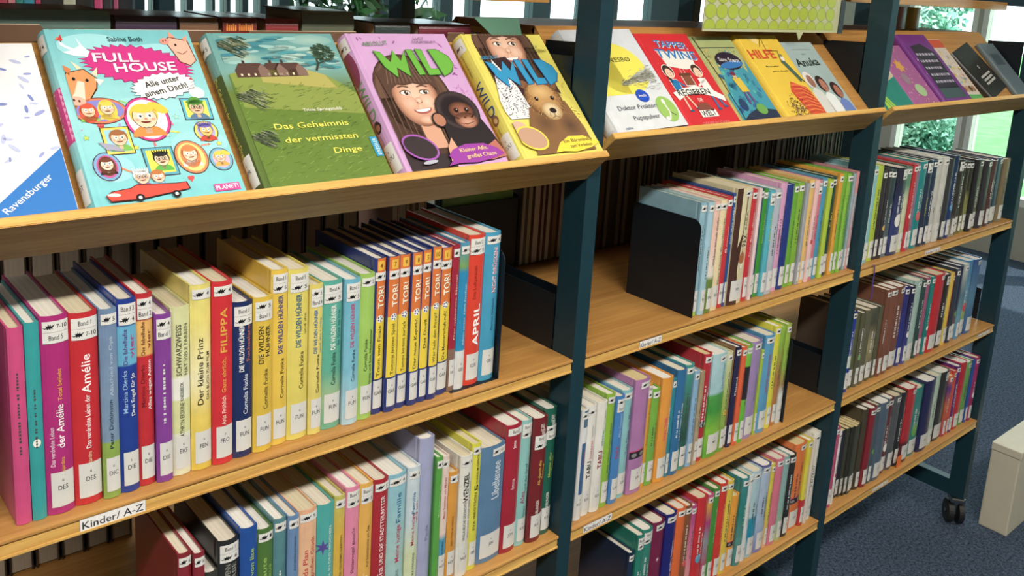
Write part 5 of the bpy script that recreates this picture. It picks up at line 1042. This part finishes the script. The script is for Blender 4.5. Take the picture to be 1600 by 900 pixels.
def paint_nes(A, W, Hh):
    q = lambda fx, fy: (fx*W, fy*Hh); rr = random.Random(3)
    A.ell(W*.52, Hh*.60, W*.37, Hh*.26, 'f4e848', 1); A.rect(W*.07, W*.5, Hh*.34, Hh*.86, 'f4e848', 1); A.ell(W*.45, Hh*.94, W*.13, Hh*.035, '3a8ab8', 2)
    for k in range(7): A.gell(W*(.5+k*.065), Hh*(.45+k*.012), W*.06, Hh*(.02+k*.008), [(0, '8c8c80'), (1, 'c4c8c0' if k > 2 else 'd8d070')], 2, 10)
    for _ in range(220):
        a = rr.random(); fx = .42+a*.5; fy = .44+a*.06+rr.gauss(0, .010+.05*a); A.line([q(fx, fy), q(min(.99, fx+.05), fy+rr.uniform(-.01, .02))], .0007, rr.choice(['7a7a68', '9a9a88', '5c5c50', 'b8b8ac']), 3)
    A.text('JO NESBØ', W*.30, Hh*.66, W*.44, Hh*.045, '4a4a30', 4); A.text('Doktor Proktors', W*.19, Hh*.195, W*.55, Hh*.045, '5a5e68', 4); A.text('Pupspulver', W*.32, Hh*.095, W*.36, Hh*.045, '5a5e68', 4)
    A.ell(W*.61, Hh*.315, W*.085, Hh*.062, '1c50c8', 4); A.ctext('Antolin', W*.61, Hh*.305, .006, 'ffffff', 5, W*.15); A.ell(W*.84, Hh*.17, W*.13, Hh*.125, '9cc85c', 4); A.ell(W*.84, Hh*.24, .004, .006, 'f4f4ec', 5, n=12); A.line([q(.84, .21), q(.85, .13), q(.80, .07)], .0035, 'f0f0e8', 5); A.line([q(.85, .14), q(.91, .10)], .002, '4a4a4a', 5); A.ell(W*.78, Hh*.08, .006, .004, 'f4f4ec', 5, n=12); A.text('ARENA', W*.14, Hh*.02, W*.1, Hh*.02, '5a7aa0', 4)
def paint_tap(A, W, Hh):
    q = lambda fx, fy: (fx*W, fy*Hh)
    A.poly([q(.25, .80), q(.85, .80), q(.80, .62), q(.60, .60), q(.30, .64)], 'f0ece4', 1)
    for dx, c, L in ((.0012, 'f4f4f0', 2), (0, '1c7ac4', 3)):
        A.text('#TAPPER', W*.30+dx, Hh*.855-dx, W*.56, Hh*.075, c, L, -4); A.text('#TWINS', W*.22+dx, Hh*.735-dx, W*.70, Hh*.10, c, L, -4)
    for cx, hair, body, leg in ((.24, '3a2824', '1c7ab8', 'f2c8ac'), (.76, '4a2c20', 'f2f0ec', '1c7ab8')):
        A.ell(W*cx, Hh*.585, W*.095, Hh*.075, 'f6f2ec', 4); A.ell(W*cx, Hh*.585, W*.085, Hh*.066, hair, 5); A.ell(W*cx, Hh*.56, W*.062, Hh*.055, 'f4ccb0', 6)
        if cx < .5: A.poly([(W*(cx-.08), Hh*.58), (W*(cx-.05), Hh*.44), (W*(cx-.01), Hh*.5)], hair, 5)
        for d in (-.02, .025): A.ell(W*(cx+d), Hh*.565, .0008, .0012, '202020', 7, n=6)
        A.line([(W*(cx-.02), Hh*.535), (W*(cx+.02), Hh*.535)], .0009, 'b04a40', 7)
        A.poly([(W*(cx-.07), Hh*.50), (W*(cx+.07), Hh*.50), (W*(cx+.09), Hh*.36), (W*(cx-.06), Hh*.36)], 'f6f2ec', 4); A.poly([(W*(cx-.06), Hh*.495), (W*(cx+.06), Hh*.495), (W*(cx+.08), Hh*.365), (W*(cx-.05), Hh*.365)], body, 5)
        A.line([(W*(cx+.05), Hh*.48), (W*(cx+(.15 if cx < .5 else -.12)), Hh*.42)], .004, body, 5); A.line([(W*cx, Hh*.36), (W*(cx-.0), Hh*.18)], .0045, leg, 5); A.line([(W*(cx+.05), Hh*.36), (W*(cx+.13), Hh*.20)], .0045, leg, 5)
        A.ell(W*(cx+.01), Hh*.17, .006, .0025, '20608a', 6, n=10); A.ell(W*(cx+.15), Hh*.19, .006, .0025, '20608a', 6, n=10)
    A.rect(W*.42, W*.60, Hh*.42, Hh*.56, 'f6f2ec', 4); A.rect(W*.43, W*.59, Hh*.43, Hh*.55, '8a5038', 5); A.rect(W*.41, W*.61, Hh*.53, Hh*.56, '6c3a28', 6)
    for d in (.47, .53): A.line([(W*d, Hh*.56), (W*d, Hh*.61)], .001, 'f4f0e8', 5)
    A.poly([q(.10, .36), q(.30, .40), q(.55, .42), q(.80, .38), q(.98, .30), q(.96, .24), q(.78, .30), q(.52, .34), q(.30, .33), q(.14, .28)], 'f8f6f0', 8)
    A.text('#REGIEREN', W*.18, Hh*.325, W*.58, Hh*.065, '1c1c1c', 9, 0); A.poly([q(.42, .24), q(.58, .24), q(.64, .17), q(.36, .17)], '8a4a3c', 8); A.ctext('DIE', W*.5, Hh*.255, .008, 'f4ece0', 9, W*.12); A.rect(W*.36, W*.66, Hh*.095, Hh*.165, 'f8f6f0', 9); A.text('#WELT', W*.38, Hh*.10, W*.26, Hh*.06, '1c1c1c', 10, 3)
    A.text('GEOFF RODKEY', W*.30, Hh*.02, W*.50, Hh*.03, 'f08a84', 4)
def sp_tap(A, T, Hh):
    A.rect(-T*.5, T*.5, 0, Hh, '3a3a9c', 0, 6); A.rect(-T*.5, T*.5, Hh*.30, Hh*.36, 'd0202c', 1, 6)
    for i in range(22): A.star(T*(-.2 if i % 2 else .25), Hh*(.03+i*.044), T*.16, 'f0f0f4', 2)
def paint_sam(A, W, Hh):
    q = lambda fx, fy: (fx*W, fy*Hh); rr = random.Random(6)
    A.poly([q(0, 0), q(1, 0), q(1, .75), q(.9, .55), q(.75, .85), q(.3, .7), q(.18, .35), q(0, .3)], '3c9ab0', 1)
    for _ in range(40): A.ell(W*rr.uniform(.15, .9), Hh*rr.uniform(.05, .6), rr.uniform(.003, .010), rr.uniform(.003, .008), rr.choice(['48b0b8', '2c7a98', '58bca8', '3468a0']), 2, rr.uniform(0, 90), 10)
    A.poly([q(.02, 0), q(1, 0), q(1, .12), q(.6, .16), q(.3, .10)], '2c3450', 3)
    A.line([q(.02, .86), q(.95, .86)], .0018, '2c2a20', 4); A.line([q(.1, .99), q(.16, .5), q(.14, 0)], .0022, '2c2a20', 4)
    for _ in range(40): a = rr.uniform(0, 6.28); fx, fy = rr.uniform(.1, .95), rr.uniform(.62, .84); A.ring(W*fx, Hh*fy, .004, .004, .0005, '6a7030', 'cdbb6c', 2) if rr.random() < .4 else leaf(A, W*fx, Hh*fy, .003, a*57, '6a8040', 2)
    A.ell(W*.60, Hh*.70, W*.30, Hh*.105, '2c1c34', 6, 0); A.ell(W*.62, Hh*.655, W*.29, Hh*.04, '3078c0', 7, 6); A.text('Sam Stern', W*.38, Hh*.70, W*.46, Hh*.05, 'ece8ec', 8, -4)
    A.ell(W*.5, Hh*.52, .006, .007, 'e0b090', 8, n=14); A.ell(W*.5, Hh*.55, .008, .005, '7c2a50', 9, n=12); A.poly([q(.42, .50), q(.60, .50), q(.64, .34), q(.46, .34)], 'e0c030', 8); A.line([q(.5, .34), q(.48, .2)], .006, '6c4a8c', 8); A.line([q(.58, .34), q(.60, .22)], .006, '6c4a8c', 8); A.ell(W*.66, Hh*.14, W*.12, Hh*.06, '6ca84c', 8); A.ell(W*.30, Hh*.20, W*.08, Hh*.07, '28406c', 8)
def paint_hil(A, W, Hh):
    q = lambda fx, fy: (fx*W, fy*Hh); rr = random.Random(7)
    A.poly([q(.2, 1), q(.55, 1), q(.45, .88)], 'f6dc8c', 1)
    for dx, c, L in ((.0006, 'a02c10', 3), (0, 'e8481c', 4)): A.text('#HILFE', W*.10+dx, Hh*.71-dx, W*.58, Hh*.11, c, L, 0)
    A.text('Meine Lehrer', W*.30, Hh*.60, W*.30, Hh*.018, '3a3420', 4); A.text('geht in die Luft!', W*.38, Hh*.54, W*.36, Hh*.018, '3a3420', 4)
    A.line([q(.45, .85), q(.60, .98), q(.55, .80), q(.80, .80), q(.72, .66)], .0012, '4a3a28', 5)
    A.poly([q(.62, .0), q(.50, .30), q(.62, .42), q(.92, .34), q(.99, .15), q(.99, 0)], 'e0502c', 2)
    for i in range(14): A.line([q(.56+.02*(i % 3), .04+i*.026), q(.78, .06+i*.024), q(.96, .03+i*.02)], .0014, 'f0a040' if i % 2 else 'b03418', 3)
    for _ in range(160): A.ell(W*rr.gauss(.42, .09), Hh*abs(rr.gauss(.10, .07)), .0016, .0014, rr.choice(['5a4a3c', '8a6a5a', '9c8450', '3c3430', 'a06a6a']), 4, 0, 6)
    A.poly([q(.72, .66), q(.80, .70), q(.95, .44), q(.88, .40)], '4a6a5c', 4); A.ell(W*.80, Hh*.70, .006, .007, 'f0e8e0', 5, n=12); A.ell(W*.80, Hh*.74, .007, .004, '8a8a50', 6, n=10)
    for _ in range(24): A.poly([(W*rr.uniform(.3, .6), Hh*rr.uniform(.3, .42)) for _ in range(1)]*1+[(W*.4+.0, Hh*.36), (W*.405, Hh*.37)], 'a03c20', 3) if 0 else None
    A.line([q(.88, .5), q(.97, .4)], .004, '4c5c34', 5)
def paint_anu(A, W, Hh):
    q = lambda fx, fy: (fx*W, fy*Hh)
    A.text('#Anuka', W*.18, Hh*.66, W*.66, Hh*.11, '26302c', 3, 2); A.ctext('GERMAN', W*.55, Hh*.82, .004, '7a8c88', 3, W*.3); A.rect(W*.3, W*.85, Hh*.89, Hh*.9, '8fa4a0', 2)
    A.poly([q(0, 0), q(.5, 0), q(.36, .34), q(.12, .38), q(0, .30)], 'a8cc90', 2)
    for cx, cy, sk, hr, sh in ((.22, .48, 'a07060', 'e8e0dc', 'd8d8d4'), (.50, .42, 'b87c64', '3c2824', 'e8ecec'), (.80, .33, 'b07058', '3c2420', '6c84c8')):
        A.poly([(W*(cx-.16), 0.001), (W*(cx-.13), Hh*(cy-.16)), (W*cx, Hh*(cy-.10)), (W*min(.99, cx+.14), Hh*(cy-.16)), (W*min(.99, cx+.18), .001)], sh, 3); A.ell(W*cx, Hh*cy, W*.13, Hh*.11, hr, 4); A.ell(W*(cx+.02), Hh*(cy-.02), W*.085, Hh*.085, sk, 5)
        for d in (-.03, .035): A.ell(W*(cx+.02+d), Hh*(cy-.01), .001, .0008, '1c1414', 6, n=6)
        A.ell(W*(cx+.02), Hh*(cy-.06), .0028, .0014, '8a3c34', 6, n=8)
def paint_fairy(A, W, Hh):
    rr = random.Random(21); q = lambda fx, fy: (fx*W, fy*Hh)
    for _ in range(70): A.ell(W*rr.uniform(.05, .95), Hh*rr.uniform(.05, .95), rr.uniform(.001, .003), rr.uniform(.001, .003), rr.choice(['e0a8d0', 'f0d070', 'c080b8', 'a85a98']), 1, 0, 8)
    A.star(W*.45, Hh*.66, .022, 'dca040', 2, 7, .6); A.ell(W*.60, Hh*.26, W*.17, Hh*.10, 'a8c490', 3); A.text('Ponyfee', W*.47, Hh*.24, W*.26, Hh*.04, 'f0ecd8', 4, -10) if 0 else None
    A.ell(W*.35, Hh*.45, W*.12, Hh*.09, '9a8090', 2)
def paint_green(A, W, Hh):
    q = lambda fx, fy: (fx*W, fy*Hh)
    A.poly([q(0, .28), q(1, .5), q(1, .99), q(0, .99)], 'cdbfa4', 1); A.poly([q(0, 0), q(.25, 0), q(.0, .26)], 'a8d02c', 2)
    for k in range(4): A.poly([q(.05+k*.1, .0), q(.0+k*.05, .28), q(.02+k*.06, .28), q(.12+k*.1, 0)], 'a8d83a', 3)
    A.ell(W*.5, Hh*.66, W*.3, Hh*.14, 'e8dcc0', 2); A.ell(W*.6, Hh*.5, W*.2, Hh*.07, '8a7a4c', 2)
def paint_purple(A, W, Hh):
    q = lambda fx, fy: (fx*W, fy*Hh); rr = random.Random(5)
    A.poly([q(.12, .2), q(.86, .2), q(.9, .72), q(.6, .86), q(.2, .82)], '34283c', 1); A.poly([q(.1, .06), q(.9, .06), q(.88, .22), q(.12, .22)], '44585c', 1)
    for i in range(5):
        x = .2
        while x < .78: w = rr.uniform(.03, .09); A.rect(W*x, W*(x+w), Hh*(.68-i*.10), Hh*(.715-i*.10), 'b8b0c4', 2); x += w+.03
    A.star(W*.12, Hh*.62, .004, 'f0e8f8', 2, 4); A.star(W*.08, Hh*.42, .004, 'f0e8f8', 2, 4)
def paint_light(A, W, Hh):
    q = lambda fx, fy: (fx*W, fy*Hh); rr = random.Random(9)
    A.poly([q(0, .86), q(1, .86), q(1, .99), q(0, .99)], 'd8502c', 1)
    for _ in range(60): A.ell(W*rr.uniform(.08, .9), Hh*rr.uniform(.3, .85), rr.uniform(.002, .009), rr.uniform(.002, .008), rr.choice(['e8d8c8', 'c8b8a8', 'e8d050', '8cc0d0', 'e8c8c0', 'b8a090']), 1, 0, 10)
    for k in range(4): A.ell(W*(.2+k*.2), Hh*.2, .008, .010, ['8a6040', 'c89870', '6a4a30', 'a87850'][k], 3, 0, 12)
    A.poly([q(0, 0), q(1, 0), q(1, .10), q(0, .12)], '5cb060', 2)
def paint_black(A, W, Hh):
    rr = random.Random(15)
    for _ in range(30): A.ell(W*rr.uniform(.2, .9), Hh*rr.uniform(.4, .9), .004, .003, rr.choice(['4a3430', '3c2c2c', '5a443c']), 1, 0, 8)
    A.ring(W*.55, Hh*.55, .005, .005, .0015, 'e8e4e0', '2a2624', 2)
    for i in range(3):
        x = .3
        while x < .8: w = rr.uniform(.03, .08); A.rect(W*x, W*(x+w), Hh*(.36-i*.07), Hh*(.40-i*.07), 'd8d4d0', 2); x += w+.02
SL = ' on the %s bay sloping ledge'
flat_book(0, -.898, .109, .22, .020, 0, 'f4f6fa', 'white picture book with blue corner, cut off at the left end of the ledge', paint_rav)
flat_book(0, -.7790, .166, .236, .025, 0, '7cd4dc:0/a0e6ea:.5/74c8d0:1', 'turquoise cartoon picture book with big pink starburst title, first whole cover on the ledge', paint_full, sp_full, code='BOT', stick='4')
flat_book(0, -.5960, .178, .231, .026, 0, '5c7430:0/6c8438:.6/7ab0ac:.75/6aa8a8:1', 'green hill and stormy sky book cover with yellow title, beside the turquoise one', paint_geh, sp_geh, code='SPR', stick='5')
flat_book(0, -.4010, .174, .231, .027, 0, 'd9a8dc', 'lilac book cover with brown-haired girl and young chimpanzee', paint_wild1, sp_w1, code='COU', stick='2')
flat_book(0, -.2010, .1665, .231, .027, 0, 'ecdf5c', 'yellow book cover with brown-haired girl and bear cub, beside the first steel post', paint_wild2, sp_w2, code='COU', stick='1')
flat_book(1, .0150, .183, .212, .027, 0, 'e4e8ec:0/dfe6ee:1', 'white and yellow book cover with grey smoke cloud, right of the first post', paint_nes, None, code='NES', stick='4', rotz=.025)
flat_book(1, .2010, .156, .212, .020, 0, 'e01c2c', 'red book cover with two comic children and white banner lettering', paint_tap, sp_tap)
flat_book(1, .3590, .134, .208, .018, 0, 'cdbb6c:0/a8b878:1', 'green and blue illustrated cover with dark oval title, right of the red one', paint_sam)
flat_book(1, .5000, .150, .208, .022, 0, 'f4cc28', 'yellow book cover with large orange lettering on the middle ledge', paint_hil)
flat_book(1, .6520, .136, .196, .014, 0, 'a9c0c0', 'grey-green book cover with three painted faces at the bottom, last on the middle ledge', paint_anu)
flat_book(2, .9080, .138, .185, .014, 0, '1c8a7c', 'green and cream cover right behind the second post on the far ledge', paint_green)
flat_book(2, 1.0480, .134, .185, .014, 0, 'b0609c', 'pink glittery cover with orange star, second on the far ledge', paint_fairy)
flat_book(2, 1.1860, .152, .214, .022, 0, '7a2c8c', 'purple cover with dark picture panel, third on the far ledge', paint_purple)
flat_book(2, 1.3440, .086, .205, .014, 0, 'e0d0c0', 'pale colourful cover with red top stripe, fourth on the far ledge', paint_light)
flat_book(2, 1.4760, .150, .160, .016, 0, '2c2826', 'black book cover standing slanted, fifth on the far ledge', paint_black, rotz=.253, u0=.002)
flat_book(2, 1.6550, .098, .190, .014, 0, '6a7c84', 'grey-blue cover at the right end of the far ledge', lambda A, W, Hh: A.rect(W*.2, W*.8, Hh*.6, Hh*.8, '4c5c64', 1))
# green translucent strip hanging over the top of the bear cover
GP = flat('green_plastic', '5f8f78', .3, .5, coat=.3)
e = empty('plastic_flap', (0, LP[0][0], LP[0][1]+F0), 'green plastic flap lying over the top of the bear cub cover', 'plastic sheet', rot=(math.pi/4, 0, 0))
extrude('flap', [(-.137, .2285), (-.075, .2285), (-.062, .264), (-.154, .264)], 'z', -.0040, -.0030, GP, e)

# books lying flat on the narrow apex board, spines towards the camera
def lying(xa, xb, T, D, colr, label, txt='', tc='e88a3c', yf=.176):
    ap = loc2w(LP[0], .245, -.032); w = xb-xa
    root = bpy.data.objects.new('lying_book', None); COL.objects.link(root); root.location = ((xa+xb)/2, yf, ap[1]+F0+.0006)
    root['label'] = label; root['category'] = 'book'; root['group'] = 'books lying on the apex board of the left bay'
    cm = lambda v: (v[2]-w/2, v[1], v[0]+T/2)
    vs, fs = cover_mesh(T, w, D, min(.004, T*.17), .0024); link('cover', mesh('cover', [cm(v) for v in vs], fs), cover_mat(colr), root)
    vs, fs = page_mesh(T, w, D, min(.004, T*.17), .0024, .003, .003); link('page_block', mesh('page_block', [cm(v) for v in vs], fs), pages_mat('d8cbb0'), root)
    if txt:
        A = Art(); [A.rect(-w*.4+k*w*.062, -w*.4+k*w*.062+w*.045, T*.3, T*(.62 if k % 3 else .7), tc, 1) for k in range(13) if k != 5]; A.build('spine_title', root, lambda x, z, l: (x, .0002-l, z))
for a_ in ((-.895, -.690, .030, .12, '6a8880', 'grey-green book lying flat on the apex board at the far left'), (-.684, -.610, .025, .13, '4c3c54', 'dark violet book lying on the apex board, right of the grey-green one'),
           (-.606, -.556, .024, .13, '8a6448', 'brown book lying on the apex board between violet and red ones'), (-.550, -.503, .025, .13, '8c3430', 'dark red book with orange spine lettering lying on the apex board', 'marks', 'f0903c'),
           (-.490, -.442, .024, .13, 'a03c40', 'plain red book lying on the apex board, left of the thick olive one'), (-.436, -.354, .036, .12, '747c66', 'thick olive grey book lying on the apex board'),
           (-.318, -.256, .022, .13, '3c4c4c', 'dark slate book lying on the apex board, right of the olive one'), (-.240, -.140, .020, .13, '7c3040', 'wine red book lying on the apex board beside the lilac cover')):
    lying(*a_)
# patterned cardboard panel hanging from the middle top board
e = empty('patterned_panel', (.60, .1095, F0+.528), 'hanging cardboard panel with lime green circle pattern and pointed tab', 'panel')
A = Art(); w0, w1, hz = -.235, .250, .075
me_ = [(w0, 0), (.088, 0), (.100, -.017), (.112, 0), (w1, 0), (w1, hz), (w0, hz)]
extrude('card', me_, 'y', 0, .002, flat('lime_card', 'c8cc9c', .6), e)
rx = .0178; nx_ = int((w1-w0)/(rx*2))
for j in range(3):
    for i in range(nx_):
        cx = w0+rx+.001+i*rx*2.0; cy = .006+j*rx*2*.80
        if cx+rx > w1+.006: continue
        a0, a1 = (0, 360) if cy-rx*.86 > 0 else (-20, 200)
        A.ell(cx, cy+.004, rx, rx*.80, '8c9c58', 1, 0, 24, a0, a1); A.ell(cx, cy+.004, rx*.94, rx*.74, 'b4c834', 2, 0, 24, a0, a1)
A.build('circle_pattern', e, lambda x, z, l: (x, -l, z))
box('dark_end_sleeve', (.60+w1+.001, .60+w1+.020,   .1085, .1115, F0+.526, F0+.60), flat('smoked_plastic', '34383c', .3), e)

# orange and yellow book standing on the apex board of the far bay
ap = loc2w(LP[2], .245, -.032)
for X, cc, lab in ((1.46, 'b06a44', 'brown patterned book standing on the apex board of the far bay'), (1.545, 'd8b81c', 'yellow book standing on the apex board of the far bay')):
    make_book(X, .262, ap[1]+F0, .05 if cc[0] == 'b' else .042, .060, .05, cc, '', '', '', lab, 'small books on the apex board', random.Random(1), art=False)

# purple ribbon hanging over the far upper shelf edge
e = empty('ribbon_bookmark', (.957, -.004, H[1]-.05), 'purple ribbon bookmark hanging over the far upper shelf edge', 'ribbon')
rib = [(-.012, .0515), (-.002, .048), (.002, .03), (.001, .0), (.006, -.02), (.002, -.036)]
pts = [(x-.0022, z) for x, z in rib]+[(x+.0022, z) for x, z in reversed(rib)]
extrude('ribbon', pts, 'y', 0, .0008, flat('purple_satin', '5a3c94', .4), e)
# small orange slip stuck to a dark book on the bottom shelf
e = empty('orange_sticker_slip', (1.283, .008, H[3]+.001), 'bright orange paper slip at the foot of a black book on the far bottom shelf', 'paper slip')
box('slip', (1.272, 1.296, .0080, .0084, H[3]+.001, H[3]+.034), flat('orange_paper', 'f0701c', .6), e)
# cream box on the floor at the right end
e = empty('cream_box', (2.04, -.072, 0), 'cream-coloured low storage box on the carpet beyond the shelving end', 'box')
box('body', (1.842, 2.24, -.115, -.03, 0, .26), flat('cream_laminate', 'd8d0b8', .6, var=.03), e, .004); box('lid', (1.840, 2.242, -.118, -.029, .26, .285), flat('cream_laminate', 'd8d0b8'), e, .003)

# second shelving unit farther back, seen through the gap at the top left
e = empty('rear_bookcase', (-.45, 2.06, 0), 'dark steel bookcase in the background behind the top left corner', 'bookshelf')
for X in (-1.3, .0): box('upright_post', (X, X+.05, 1.90, 1.95, 0, 2.0), STEEL, e); box('upright_post', (X, X+.05, 2.17, 2.22, 0, 2.0), STEEL, e)
for z in (.45, .80, 1.15, F0+.41, 1.75): box('shelf_board', (-1.25, .0, 1.90, 2.20, z-.022, z), WOODD, e)
box('back_panel', (-1.25, .0, 2.201, 2.215, .1, 1.95), BLACK, e)
rr = random.Random(11); x = -.62; i = 0
for w, c in ((.05, 'c8d060'), (.05, 'd8d870'), (.045, 'd8d060'), (.03, 'e05080'), (.03, 'd8486c'), (.02, 'e890a0'), (.02, '2c9a94'), (.03, '3aa8c8'), (.015, 'd03c6c'), (.06, '2c2c30'), (.035, 'd8dcc0'), (.05, '2a2c30'), (.025, 'e84c8c'), (.03, '3c3c44'), (.015, 'c85c88'), (.05, '28303c')):
    make_book(x+w/2, 1.915, F0+.41, w-.002, .23+rr.uniform(-.01, .02), .17, c, '', '', '', '%s book in the background bookcase, %s from left' % (colname(c), ordn(i)), 'books in the background bookcase', rr, art=False, name='background_book')
    x += w; i += 1

# pot plant in front of the window
e = empty('potted_plant', (1.25, 2.62, 0), 'leafy green pot plant on a stand in front of the back windows', 'plant')
pr = [(math.cos(i*math.pi/8), math.sin(i*math.pi/8)) for i in range(16)]
vs = [(x*r, y*r, z) for r, z in ((.11, .62), (.15, .86)) for x, y in pr]; fs = [tuple(range(16)), tuple(range(16, 32))]+[(i, (i+1) % 16, 16+(i+1) % 16, 16+i) for i in range(16)]
link('pot', mesh('pot', vs, fs), flat('terracotta', 'a8603c', .8), e); box('stand', (1.10, 1.40, 2.47, 2.77, 0, .62), FRAMED, e)
extrude('stem', [(x*.012, y*.012) for x, y in pr], 'z', .8, 1.5, BARK, e)
foliage('foliage', e, [(0, 0, 1.35, .26, .2, .34), (.2, 0, 1.2, .22, .2, .25), (-.18, .05, 1.45, .2, .2, .3)], 900, .05, flat('plant_leaves', '2c6a34', .45, var=.3, scale=12), 4)
